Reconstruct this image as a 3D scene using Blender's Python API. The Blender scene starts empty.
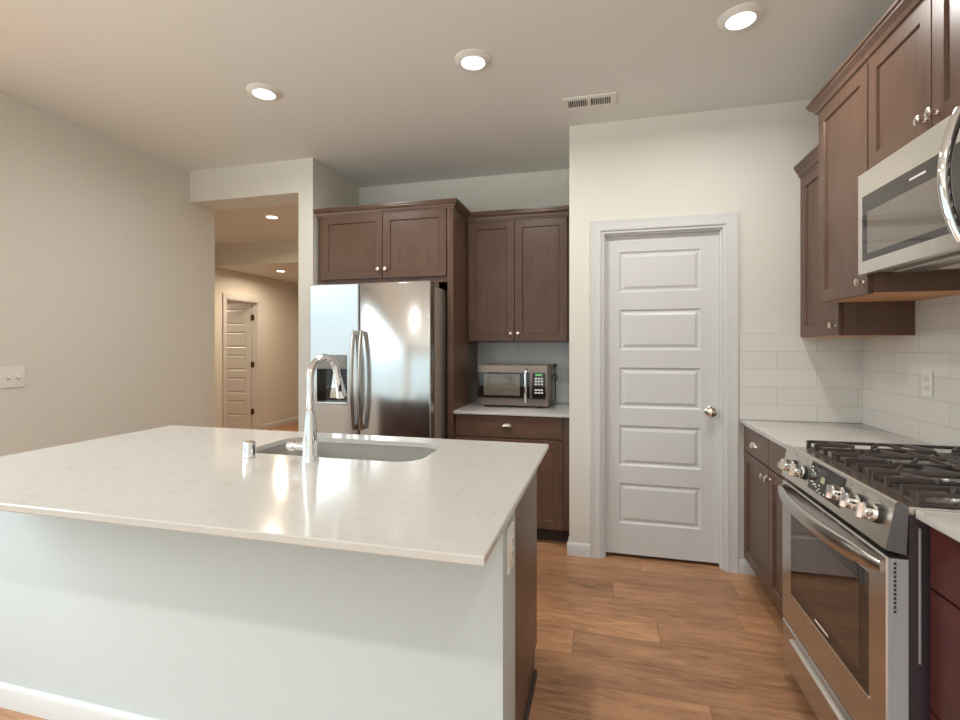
import bpy, bmesh, math, random
from mathutils import Vector, Matrix

random.seed(7)
scene = bpy.context.scene
COL = scene.collection
R = math.radians
PI = math.pi

# ------------------------------------------------------------------ camera
cam_data = bpy.data.cameras.new('camera')
cam = bpy.data.objects.new('camera', cam_data)
COL.objects.link(cam)
cam_data.sensor_fit = 'HORIZONTAL'
cam_data.sensor_width = 36.0
cam_data.lens = 36.0 * 485.3 / 960.0
cam_data.shift_y = -(360.0 - 346.1) / 960.0
cam_data.clip_start = 0.02
cam.location = (0, 0, 1.335)
cam.rotation_euler = (PI / 2, 0, 0.2505)
scene.camera = cam

# ------------------------------------------------------------------ view and world
scene.view_settings.view_transform = 'Standard'
scene.view_settings.look = 'None'
scene.view_settings.gamma = 1.0
scene.view_settings.use_curve_mapping = False
scene.view_settings.exposure = 0.11
scene.cycles.max_bounces = 16
scene.cycles.diffuse_bounces = 8
scene.cycles.glossy_bounces = 8

world = bpy.data.worlds.new('daylight')
scene.world = world
world.use_nodes = True
wn = world.node_tree.nodes
wl = world.node_tree.links
wn.clear()
w_out = wn.new('ShaderNodeOutputWorld')
w_bg = wn.new('ShaderNodeBackground')
w_tc = wn.new('ShaderNodeTexCoord')
w_sep = wn.new('ShaderNodeSeparateXYZ')
w_ramp = wn.new('ShaderNodeValToRGB')
# bright ground to lift the ceiling, darker horizon band added to dim reflections, sky
wr = w_ramp.color_ramp.elements
wr[0].position = 0.40; wr[0].color = (0.76, 0.84, 0.87, 1)
wr[1].position = 0.63; wr[1].color = (0.85, 0.94, 1.0, 1)
for pos_, c_ in ((0.455, (0.13, 0.135, 0.13)), (0.50, (0.135, 0.155, 0.165)), (0.56, (0.15, 0.18, 0.20))):
    k_ = wr.new(pos_); k_.color = (*c_, 1)
w_map = wn.new('ShaderNodeMath'); w_map.operation = 'MULTIPLY_ADD'
w_map.inputs[1].default_value = 0.5; w_map.inputs[2].default_value = 0.5
wl.new(w_tc.outputs['Generated'], w_sep.inputs[0])
wl.new(w_sep.outputs['Z'], w_map.inputs[0])
wl.new(w_map.outputs[0], w_ramp.inputs[0])
wl.new(w_ramp.outputs[0], w_bg.inputs['Color'])
w_bg.inputs['Strength'].default_value = 8.0
wl.new(w_bg.outputs[0], w_out.inputs[0])

CAN_W = 10.5          # watts of one kitchen ceiling light
HALL_W = 19.0         # watts of one hall ceiling light


def area(name, loc, rot, sx, sy, portal=False, energy=0.0, color=(1, 1, 1), shape='RECTANGLE', spread=PI):
    d = bpy.data.lights.new(name, 'AREA')
    d.shape = shape
    d.size = sx
    if shape in ('RECTANGLE', 'ELLIPSE'):
        d.size_y = sy
    d.energy = energy
    d.color = color
    d.spread = spread
    if portal:
        d.cycles.is_portal = True
    o = bpy.data.objects.new(name, d)
    COL.objects.link(o)
    o.location = loc
    o.rotation_euler = rot
    return o


# room constants (metres)
XL, XR = -3.229, 1.4025          # left and right wall faces
YR = -4.2                        # rear wall face
YH, YB, YD = 3.203, 3.910, 3.1525  # hall wall, nook back wall, pantry wall
XN, XP = -2.109, -0.216          # nook left return, pantry corner
ZC = 2.743
WIN_L = (-3.4, 1.60, 0.78, 2.42)   # left window opening: y0 y1 z0 z1
WIN_R = (-2.9, 1.1, 0.35, 2.30)    # rear window opening: x0 x1 z0 z1

# portals sit in the window openings and only guide the sky's light in
area('sky_portal', (XL - 0.16, (WIN_L[0] + WIN_L[1]) / 2, (WIN_L[2] + WIN_L[3]) / 2), (0, -PI / 2, 0),
     WIN_L[3] - WIN_L[2], WIN_L[1] - WIN_L[0], portal=True)
area('sky_portal', ((WIN_R[0] + WIN_R[1]) / 2, YR - 0.16, (WIN_R[2] + WIN_R[3]) / 2), (PI / 2, 0, 0),
     WIN_R[1] - WIN_R[0], WIN_R[3] - WIN_R[2], portal=True)


# ------------------------------------------------------------------ materials
def new_mat(name):
    m = bpy.data.materials.new(name)
    m.use_nodes = True
    nt = m.node_tree
    b = nt.nodes['Principled BSDF']
    return m, nt, b


def simple(name, col, rough=0.5, metal=0.0, spec=0.5, bump=None, coat=0.0, var=0.0):
    """plain paint / metal with a faint procedural variation; bump = (scale, strength)"""
    m, nt, b = new_mat(name)
    b.inputs['Base Color'].default_value = (*col, 1)
    b.inputs['Roughness'].default_value = rough
    b.inputs['Metallic'].default_value = metal
    b.inputs['Specular IOR Level'].default_value = spec
    b.inputs['Coat Weight'].default_value = coat
    tc = nt.nodes.new('ShaderNodeTexCoord')
    if var:
        n = nt.nodes.new('ShaderNodeTexNoise'); n.inputs['Scale'].default_value = 3.0
        mx = nt.nodes.new('ShaderNodeMix'); mx.data_type = 'RGBA'
        mx.inputs['A'].default_value = (*[c * (1 - var) for c in col], 1)
        mx.inputs['B'].default_value = (*[min(1, c * (1 + var)) for c in col], 1)
        nt.links.new(tc.outputs['Object'], n.inputs['Vector'])
        nt.links.new(n.outputs['Fac'], mx.inputs['Factor'])
        nt.links.new(mx.outputs['Result'], b.inputs['Base Color'])
    if bump:
        n = nt.nodes.new('ShaderNodeTexNoise'); n.inputs['Scale'].default_value = bump[0]
        n.inputs['Detail'].default_value = 3.0
        bp = nt.nodes.new('ShaderNodeBump'); bp.inputs['Strength'].default_value = bump[1]
        bp.inputs['Distance'].default_value = 0.002
        nt.links.new(tc.outputs['Object'], n.inputs['Vector'])
        nt.links.new(n.outputs['Fac'], bp.inputs['Height'])
        nt.links.new(bp.outputs['Normal'], b.inputs['Normal'])
    return m


def wood(name, c1, c2, stretch=(14, 14, 1.2), rough=0.33, spec=0.5):
    m, nt, b = new_mat(name)
    tc = nt.nodes.new('ShaderNodeTexCoord')
    mp = nt.nodes.new('ShaderNodeMapping')
    mp.inputs['Scale'].default_value = stretch
    n = nt.nodes.new('ShaderNodeTexNoise'); n.inputs['Scale'].default_value = 3.0
    n.inputs['Detail'].default_value = 6.0; n.inputs['Roughness'].default_value = 0.6
    n2 = nt.nodes.new('ShaderNodeTexNoise'); n2.inputs['Scale'].default_value = 4.0
    mul = nt.nodes.new('ShaderNodeMath'); mul.operation = 'MULTIPLY_ADD'
    mul.inputs[1].default_value = 0.6
    mul2 = nt.nodes.new('ShaderNodeMath'); mul2.operation = 'MULTIPLY'; mul2.inputs[1].default_value = 0.4
    r = nt.nodes.new('ShaderNodeValToRGB')
    r.color_ramp.elements[0].position = 0.3; r.color_ramp.elements[0].color = (*c1, 1)
    r.color_ramp.elements[1].position = 0.7; r.color_ramp.elements[1].color = (*c2, 1)
    bp = nt.nodes.new('ShaderNodeBump'); bp.inputs['Strength'].default_value = 0.06
    bp.inputs['Distance'].default_value = 0.002
    L = nt.links.new
    L(tc.outputs['Object'], mp.inputs['Vector']); L(mp.outputs[0], n.inputs['Vector'])
    L(tc.outputs['Object'], n2.inputs['Vector'])
    L(n2.outputs['Fac'], mul2.inputs[0]); L(n.outputs['Fac'], mul.inputs[0]); L(mul2.outputs[0], mul.inputs[2])
    L(mul.outputs[0], r.inputs[0]); L(r.outputs[0], b.inputs['Base Color'])
    L(n.outputs['Fac'], bp.inputs['Height']); L(bp.outputs[0], b.inputs['Normal'])
    b.inputs['Roughness'].default_value = rough
    b.inputs['Specular IOR Level'].default_value = spec
    return m


def steel(name, col, rough, stretch, strength=0.25, wave=0.0, aniso=0.0):
    """brushed metal: fine noise stretched along the brushing, plus a slow waviness of sheet metal"""
    m, nt, b = new_mat(name)
    L = nt.links.new
    b.inputs['Base Color'].default_value = (*col, 1)
    b.inputs['Metallic'].default_value = 1.0
    b.inputs['Roughness'].default_value = rough
    tc = nt.nodes.new('ShaderNodeTexCoord')
    mp = nt.nodes.new('ShaderNodeMapping'); mp.inputs['Scale'].default_value = stretch
    n = nt.nodes.new('ShaderNodeTexNoise'); n.inputs['Scale'].default_value = 6.0; n.inputs['Detail'].default_value = 4.0
    bp = nt.nodes.new('ShaderNodeBump'); bp.inputs['Strength'].default_value = strength
    bp.inputs['Distance'].default_value = 0.0004
    rr = nt.nodes.new('ShaderNodeMapRange')
    rr.inputs['To Min'].default_value = rough * 0.8; rr.inputs['To Max'].default_value = rough * 1.25
    L(tc.outputs['Object'], mp.inputs['Vector']); L(mp.outputs[0], n.inputs['Vector'])
    L(n.outputs['Fac'], bp.inputs['Height']); L(n.outputs['Fac'], rr.inputs['Value'])
    L(rr.outputs[0], b.inputs['Roughness'])
    if wave:
        n2 = nt.nodes.new('ShaderNodeTexNoise'); n2.inputs['Scale'].default_value = 2.6
        n2.inputs['Detail'].default_value = 1.0
        mp2 = nt.nodes.new('ShaderNodeMapping'); mp2.inputs['Scale'].default_value = (0.7, 1.0, 1.3)
        bp2 = nt.nodes.new('ShaderNodeBump'); bp2.inputs['Strength'].default_value = 1.0
        bp2.inputs['Distance'].default_value = wave
        L(tc.outputs['Object'], mp2.inputs['Vector']); L(mp2.outputs[0], n2.inputs['Vector'])
        L(n2.outputs['Fac'], bp2.inputs['Height'])
        L(bp2.outputs[0], bp.inputs['Normal'])
    L(bp.outputs[0], b.inputs['Normal'])
    return m


def emit(name, col, strength):
    m, nt, b = new_mat(name)
    b.inputs['Base Color'].default_value = (*col, 1)
    b.inputs['Emission Color'].default_value = (*col, 1)
    b.inputs['Emission Strength'].default_value = strength
    return m


def tile_mat(name, axis, origin, col, col2, grout):
    """long running-bond wall tile; axis 'x' or 'y' runs along the wall"""
    m, nt, b = new_mat(name)
    L = nt.links.new
    tc = nt.nodes.new('ShaderNodeTexCoord')
    sp = nt.nodes.new('ShaderNodeSeparateXYZ')
    cb = nt.nodes.new('ShaderNodeCombineXYZ')
    su = nt.nodes.new('ShaderNodeMath'); su.operation = 'ADD'; su.inputs[1].default_value = -origin[0]
    sv = nt.nodes.new('ShaderNodeMath'); sv.operation = 'ADD'; sv.inputs[1].default_value = -origin[1]
    br = nt.nodes.new('ShaderNodeTexBrick')
    br.offset = 0.5; br.offset_frequency = 2; br.squash = 1.0
    br.inputs['Scale'].default_value = 1.0
    br.inputs['Brick Width'].default_value = 0.4035
    br.inputs['Row Height'].default_value = 0.1032
    br.inputs['Mortar Size'].default_value = 0.0011
    br.inputs['Mortar Smooth'].default_value = 0.2
    br.inputs['Bias'].default_value = 0.0
    br.inputs['Color1'].default_value = (*col, 1)
    br.inputs['Color2'].default_value = (*col2, 1)
    br.inputs['Mortar'].default_value = (*grout, 1)
    n = nt.nodes.new('ShaderNodeTexNoise'); n.inputs['Scale'].default_value = 9.0
    ad = nt.nodes.new('ShaderNodeMath'); ad.operation = 'MULTIPLY_ADD'; ad.inputs[1].default_value = -1.0
    nm = nt.nodes.new('ShaderNodeMath'); nm.operation = 'MULTIPLY'; nm.inputs[1].default_value = 0.7
    bp = nt.nodes.new('ShaderNodeBump'); bp.inputs['Strength'].default_value = 0.6; bp.inputs['Distance'].default_value = 0.0012
    L(tc.outputs['Object'], sp.inputs[0])
    L(sp.outputs['X' if axis == 'x' else 'Y'], su.inputs[0]); L(sp.outputs['Z'], sv.inputs[0])
    L(su.outputs[0], cb.inputs[0]); L(sv.outputs[0], cb.inputs[1])
    L(cb.outputs[0], br.inputs['Vector'])
    L(br.outputs['Color'], b.inputs['Base Color'])
    L(tc.outputs['Object'], n.inputs['Vector']); L(n.outputs['Fac'], nm.inputs[0])
    L(br.outputs['Fac'], ad.inputs[0]); L(nm.outputs[0], ad.inputs[2])
    L(ad.outputs[0], bp.inputs['Height']); L(bp.outputs[0], b.inputs['Normal'])
    b.inputs['Roughness'].default_value = 0.16
    b.inputs['Specular IOR Level'].default_value = 0.5
    return m


def quartz_mat():
    m, nt, b = new_mat('quartz')
    L = nt.links.new
    tc = nt.nodes.new('ShaderNodeTexCoord')
    n1 = nt.nodes.new('ShaderNodeTexNoise'); n1.inputs['Scale'].default_value = 5.0; n1.inputs['Detail'].default_value = 8.0
    n1.inputs['Roughness'].default_value = 0.65; n1.inputs['Distortion'].default_value = 1.2
    ab = nt.nodes.new('ShaderNodeMath'); ab.operation = 'SUBTRACT'; ab.inputs[1].default_value = 0.5
    ab2 = nt.nodes.new('ShaderNodeMath'); ab2.operation = 'ABSOLUTE'
    mr = nt.nodes.new('ShaderNodeMapRange'); mr.inputs['From Min'].default_value = 0.0; mr.inputs['From Max'].default_value = 0.012
    mr.inputs['To Min'].default_value = 1.0; mr.inputs['To Max'].default_value = 0.0
    n3 = nt.nodes.new('ShaderNodeTexNoise'); n3.inputs['Scale'].default_value = 14.0; n3.inputs['Detail'].default_value = 2.0
    mk = nt.nodes.new('ShaderNodeMapRange'); mk.inputs['From Min'].default_value = 0.50; mk.inputs['From Max'].default_value = 0.66
    mm = nt.nodes.new('ShaderNodeMath'); mm.operation = 'MULTIPLY'
    m5 = nt.nodes.new('ShaderNodeMath'); m5.operation = 'MULTIPLY'; m5.inputs[1].default_value = 0.8
    n2 = nt.nodes.new('ShaderNodeTexNoise'); n2.inputs['Scale'].default_value = 22.0; n2.inputs['Detail'].default_value = 6.0
    base = nt.nodes.new('ShaderNodeMix'); base.data_type = 'RGBA'
    base.inputs['A'].default_value = (0.515, 0.495, 0.465, 1); base.inputs['B'].default_value = (0.575, 0.56, 0.53, 1)
    mx = nt.nodes.new('ShaderNodeMix'); mx.data_type = 'RGBA'
    mx.inputs['B'].default_value = (0.43, 0.39, 0.34, 1)
    L(tc.outputs['Object'], n1.inputs['Vector']); L(tc.outputs['Object'], n2.inputs['Vector']); L(tc.outputs['Object'], n3.inputs['Vector'])
    L(n1.outputs['Fac'], ab.inputs[0]); L(ab.outputs[0], ab2.inputs[0]); L(ab2.outputs[0], mr.inputs['Value'])
    L(n3.outputs['Fac'], mk.inputs['Value'])
    L(mr.outputs[0], mm.inputs[0]); L(mk.outputs[0], mm.inputs[1]); L(mm.outputs[0], m5.inputs[0])
    L(n2.outputs['Fac'], base.inputs['Factor']); L(base.outputs['Result'], mx.inputs['A']); L(m5.outputs[0], mx.inputs['Factor'])
    L(mx.outputs['Result'], b.inputs['Base Color'])
    b.inputs['Roughness'].default_value = 0.12
    b.inputs['Specular IOR Level'].default_value = 0.5
    return m


def floor_mat():
    m, nt, b = new_mat('plank_floor')
    L = nt.links.new
    tc = nt.nodes.new('ShaderNodeTexCoord')
    br = nt.nodes.new('ShaderNodeTexBrick'); br.offset = 0.0; br.offset_frequency = 2
    fs = nt.nodes.new('ShaderNodeSeparateXYZ'); fd = nt.nodes.new('ShaderNodeMath'); fd.operation = 'DIVIDE'; fd.inputs[1].default_value = 0.178
    ff = nt.nodes.new('ShaderNodeMath'); ff.operation = 'FLOOR'
    fw = nt.nodes.new('ShaderNodeTexWhiteNoise'); fw.noise_dimensions = '1D'
    fx_ = nt.nodes.new('ShaderNodeMath'); fx_.operation = 'MULTIPLY_ADD'; fx_.inputs[1].default_value = 1.22
    fc_ = nt.nodes.new('ShaderNodeCombineXYZ')
    L(tc.outputs['Object'], fs.inputs[0]); L(fs.outputs['Y'], fd.inputs[0]); L(fd.outputs[0], ff.inputs[0]); L(ff.outputs[0], fw.inputs['W'])
    L(fw.outputs['Value'], fx_.inputs[0]); L(fs.outputs['X'], fx_.inputs[2]); L(fx_.outputs[0], fc_.inputs['X']); L(fs.outputs['Y'], fc_.inputs['Y'])
    br.inputs['Scale'].default_value = 1.0
    br.inputs['Brick Width'].default_value = 1.22; br.inputs['Row Height'].default_value = 0.178
    br.inputs['Mortar Size'].default_value = 0.0012; br.inputs['Mortar Smooth'].default_value = 0.1
    br.inputs['Color1'].default_value = (0, 0, 0, 1); br.inputs['Color2'].default_value = (1, 1, 1, 1)
    br.inputs['Mortar'].default_value = (0.5, 0.5, 0.5, 1)
    # every plank gets its own shift of the grain
    of = nt.nodes.new('ShaderNodeVectorMath'); of.operation = 'MULTIPLY_ADD'
    of.inputs[1].default_value = (7.0, 3.0, 5.0)
    mp = nt.nodes.new('ShaderNodeMapping'); mp.inputs['Scale'].default_value = (1.9, 12.0, 1.0)
    g = nt.nodes.new('ShaderNodeTexNoise'); g.inputs['Scale'].default_value = 3.4; g.inputs['Detail'].default_value = 10.0
    g.inputs['Roughness'].default_value = 0.70; g.inputs['Distortion'].default_value = 0.5
    mp2 = nt.nodes.new('ShaderNodeMapping'); mp2.inputs['Scale'].default_value = (1.0, 4.0, 1.0)
    g2 = nt.nodes.new('ShaderNodeTexNoise'); g2.inputs['Scale'].default_value = 2.5; g2.inputs['Detail'].default_value = 3.0
    gm = nt.nodes.new('ShaderNodeMath'); gm.operation = 'MULTIPLY_ADD'; gm.inputs[1].default_value = 0.62
    gm2 = nt.nodes.new('ShaderNodeMath'); gm2.operation = 'MULTIPLY'; gm2.inputs[1].default_value = 0.38
    r = nt.nodes.new('ShaderNodeValToRGB')
    e = r.color_ramp.elements
    e[0].position = 0.28; e[0].color = (0.125, 0.066, 0.038, 1)
    e[1].position = 0.70; e[1].color = (0.60, 0.335, 0.180, 1)
    k = e.new(0.48); k.color = (0.40, 0.205, 0.105, 1)
    hs = nt.nodes.new('ShaderNodeHueSaturation')
    vr = nt.nodes.new('ShaderNodeMapRange'); vr.inputs['To Min'].default_value = 0.80; vr.inputs['To Max'].default_value = 1.18
    mx = nt.nodes.new('ShaderNodeMix'); mx.data_type = 'RGBA'; mx.inputs['B'].default_value = (0.06, 0.032, 0.02, 1)
    sm = nt.nodes.new('ShaderNodeMath'); sm.operation = 'MULTIPLY'; sm.inputs[1].default_value = 0.75
    sep = nt.nodes.new('ShaderNodeSeparateColor')
    L(fc_.outputs[0], br.inputs['Vector'])
    L(br.outputs['Color'], of.inputs[0]); L(tc.outputs['Object'], of.inputs[2])
    L(of.outputs[0], mp.inputs['Vector']); L(mp.outputs[0], g.inputs['Vector'])
    L(of.outputs[0], mp2.inputs['Vector']); L(mp2.outputs[0], g2.inputs['Vector'])
    L(g2.outputs['Fac'], gm2.inputs[0]); L(g.outputs['Fac'], gm.inputs[0]); L(gm2.outputs[0], gm.inputs[2])
    L(gm.outputs[0], r.inputs[0])
    L(br.outputs['Color'], sep.inputs[0]); L(sep.outputs[0], vr.inputs['Value'])
    L(vr.outputs[0], hs.inputs['Value']); L(r.outputs[0], hs.inputs['Color'])
    L(hs.outputs[0], mx.inputs['A']); L(br.outputs['Fac'], sm.inputs[0]); L(sm.outputs[0], mx.inputs['Factor'])
    L(mx.outputs['Result'], b.inputs['Base Color'])
    bp = nt.nodes.new('ShaderNodeBump'); bp.inputs['Strength'].default_value = 0.12; bp.inputs['Distance'].default_value = 0.002
    L(g.outputs['Fac'], bp.inputs['Height']); L(bp.outputs[0], b.inputs['Normal'])
    b.inputs['Roughness'].default_value = 0.36
    b.inputs['Specular IOR Level'].default_value = 0.4
    return m


def glass_mat(name, tint, rough, gloss=0.12):
    """thin pane: see-through with a mirror part"""
    m, nt, b = new_mat(name)
    nt.nodes.remove(b)
    out = nt.nodes['Material Output']
    t = nt.nodes.new('ShaderNodeBsdfTransparent'); t.inputs['Color'].default_value = (*tint, 1)
    g = nt.nodes.new('ShaderNodeBsdfGlossy'); g.inputs['Roughness'].default_value = rough
    fr = nt.nodes.new('ShaderNodeFresnel'); fr.inputs['IOR'].default_value = 1.5
    mx = nt.nodes.new('ShaderNodeMixShader')
    ge = nt.nodes.new('ShaderNodeNewGeometry')
    inv = nt.nodes.new('ShaderNodeMath'); inv.operation = 'SUBTRACT'; inv.inputs[0].default_value = 1.0
    mu = nt.nodes.new('ShaderNodeMath'); mu.operation = 'MULTIPLY'
    nt.links.new(ge.outputs['Backfacing'], inv.inputs[1])
    nt.links.new(fr.outputs[0], mu.inputs[0]); nt.links.new(inv.outputs[0], mu.inputs[1])
    nt.links.new(mu.outputs[0], mx.inputs[0]); nt.links.new(t.outputs[0], mx.inputs[1]); nt.links.new(g.outputs[0], mx.inputs[2])
    nt.links.new(mx.outputs[0], out.inputs['Surface'])
    return m


M = {}
M['wall'] = simple('wall_paint', (0.685, 0.665, 0.61), 0.75, spec=0.25, bump=(160, 0.10))
M['ceiling'] = simple('ceiling_paint', (0.745, 0.755, 0.73), 0.85, spec=0.2, bump=(120, 0.10))
M['island_wall'] = simple('island_paint', (0.53, 0.575, 0.575), 0.6, spec=0.3, bump=(160, 0.12))
M['trim'] = simple('white_trim_paint', (0.62, 0.62, 0.615), 0.38, var=0.01)
M['floor'] = floor_mat()
M['wood'] = wood('espresso_wood', (0.086, 0.045, 0.029), (0.142, 0.080, 0.054), rough=0.34, spec=0.38)
M['wood_h'] = wood('espresso_wood_level_grain', (0.086, 0.045, 0.029), (0.142, 0.080, 0.054), stretch=(1.2, 1.2, 14), rough=0.30)
M['wood_red'] = wood('cherry_wood_level_grain', (0.060, 0.013, 0.012), (0.095, 0.022, 0.018), stretch=(1.2, 1.2, 14), rough=0.30)
M['wood_dark'] = simple('dark_toe_kick', (0.040, 0.025, 0.018), 0.6, var=0.1)
M['wood_raw'] = wood('raw_plywood', (0.50, 0.24, 0.10), (0.66, 0.36, 0.17), stretch=(12, 1.2, 1.2), rough=0.55)
M['quartz'] = quartz_mat()
M['steel'] = steel('brushed_steel', (0.62, 0.60, 0.57), 0.24, (1.0, 1.0, 60.0), 0.15)
M['steel_door'] = steel('fridge_steel', (0.66, 0.66, 0.66), 0.17, (1.0, 1.0, 60.0), 0.10, wave=0.0022)
M['steel_brown_reflection'] = simple('steel_brown_reflection', (0.26, 0.20, 0.17), 0.27, metal=1.0, var=0.02)  # dark brown reflections put into the stainless steel's colour
M['steel_side'] = simple('grey_painted_steel', (0.34, 0.28, 0.23), 0.42, metal=0.0, var=0.03)
M['range_side'] = simple('range_side_enamel', (0.040, 0.028, 0.034), 0.35, var=0.03)
M['end_dark_reflection'] = simple('panel_end_dark_reflection', (0.13, 0.125, 0.13), 0.3, var=0.03)  # dark reflection on the panel ends put into their colour
M['door_edge_sheen'] = simple('door_edge_pale_reflection', (0.40, 0.41, 0.43), 0.4, metal=0.2, var=0.02)  # pale reflection on the steel door side put into the colour
M['steel_light'] = steel('pale_steel', (0.78, 0.75, 0.70), 0.30, (1.0, 60.0, 60.0), 0.1)
M['sink'] = simple('sink_steel', (0.56, 0.545, 0.52), 0.34, metal=0.8, var=0.02)
M['chrome'] = simple('chrome', (0.86, 0.86, 0.87), 0.045, metal=1.0, var=0.01)
M['nickel'] = simple('satin_nickel', (0.78, 0.71, 0.62), 0.2, metal=1.0, var=0.02)
M['bronze'] = simple('bronze', (0.16, 0.10, 0.05), 0.35, metal=0.9, var=0.05)
M['black_glass'] = simple('black_glass', (0.018, 0.014, 0.013), 0.05, spec=0.6, var=0.02)
M['black'] = simple('black_plastic', (0.016, 0.014, 0.014), 0.35, var=0.05)
M['grey_plastic'] = simple('grey_plastic', (0.24, 0.24, 0.23), 0.4, var=0.02)
M['iron'] = simple('cast_iron', (0.050, 0.035, 0.030), 0.42, bump=(220, 0.15), var=0.1)
M['white_plastic'] = simple('white_plastic', (0.78, 0.76, 0.72), 0.3, var=0.01)
M['slot'] = simple('dark_slot', (0.03, 0.028, 0.026), 0.6, var=0.05)
M['mark'] = simple('pale_print', (0.75, 0.74, 0.70), 0.5, var=0.01)
M['green_led'] = emit('green_display', (0.16, 0.50, 0.16), 0.3)
M['dull_led'] = emit('dim_display', (0.30, 0.33, 0.18), 0.25)
M['tile_d'] = tile_mat('wall_tile_pantry_side', 'x', (0.967, 0.892), (0.67, 0.645, 0.61), (0.70, 0.675, 0.64), (0.45, 0.43, 0.40))
M['tile_r'] = tile_mat('wall_tile_range_side', 'y', (0.02, 0.892), (0.67, 0.645, 0.61), (0.70, 0.675, 0.64), (0.45, 0.43, 0.40))
M['tile_n_shade'] = tile_mat('wall_tile_nook_shade_tint', 'x', (-0.885, 0.845), (0.62, 0.635, 0.63), (0.66, 0.67, 0.665), (0.38, 0.38, 0.37))  # bluish shade and daylight of the nook put into the tile colour
M['lens'] = emit('lamp_lens', (1.0, 0.97, 0.92), 9.0)
M['lens_hall'] = emit('hall_lamp_lens', (1.0, 0.92, 0.80), 9.0)
M['pane'] = glass_mat('window_pane', (0.96, 0.98, 0.97), 0.0)
M['oven_glass'] = simple('oven_glass', (0.020, 0.013, 0.010), 0.03, spec=0.9, var=0.02)
M['oven_inner'] = simple('oven_inner_window', (0.060, 0.036, 0.026), 0.03, spec=0.9, var=0.05)
M['mw_inner'] = simple('microwave_inner_window', (0.17, 0.145, 0.12), 0.06, spec=0.9, var=0.03)


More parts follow.
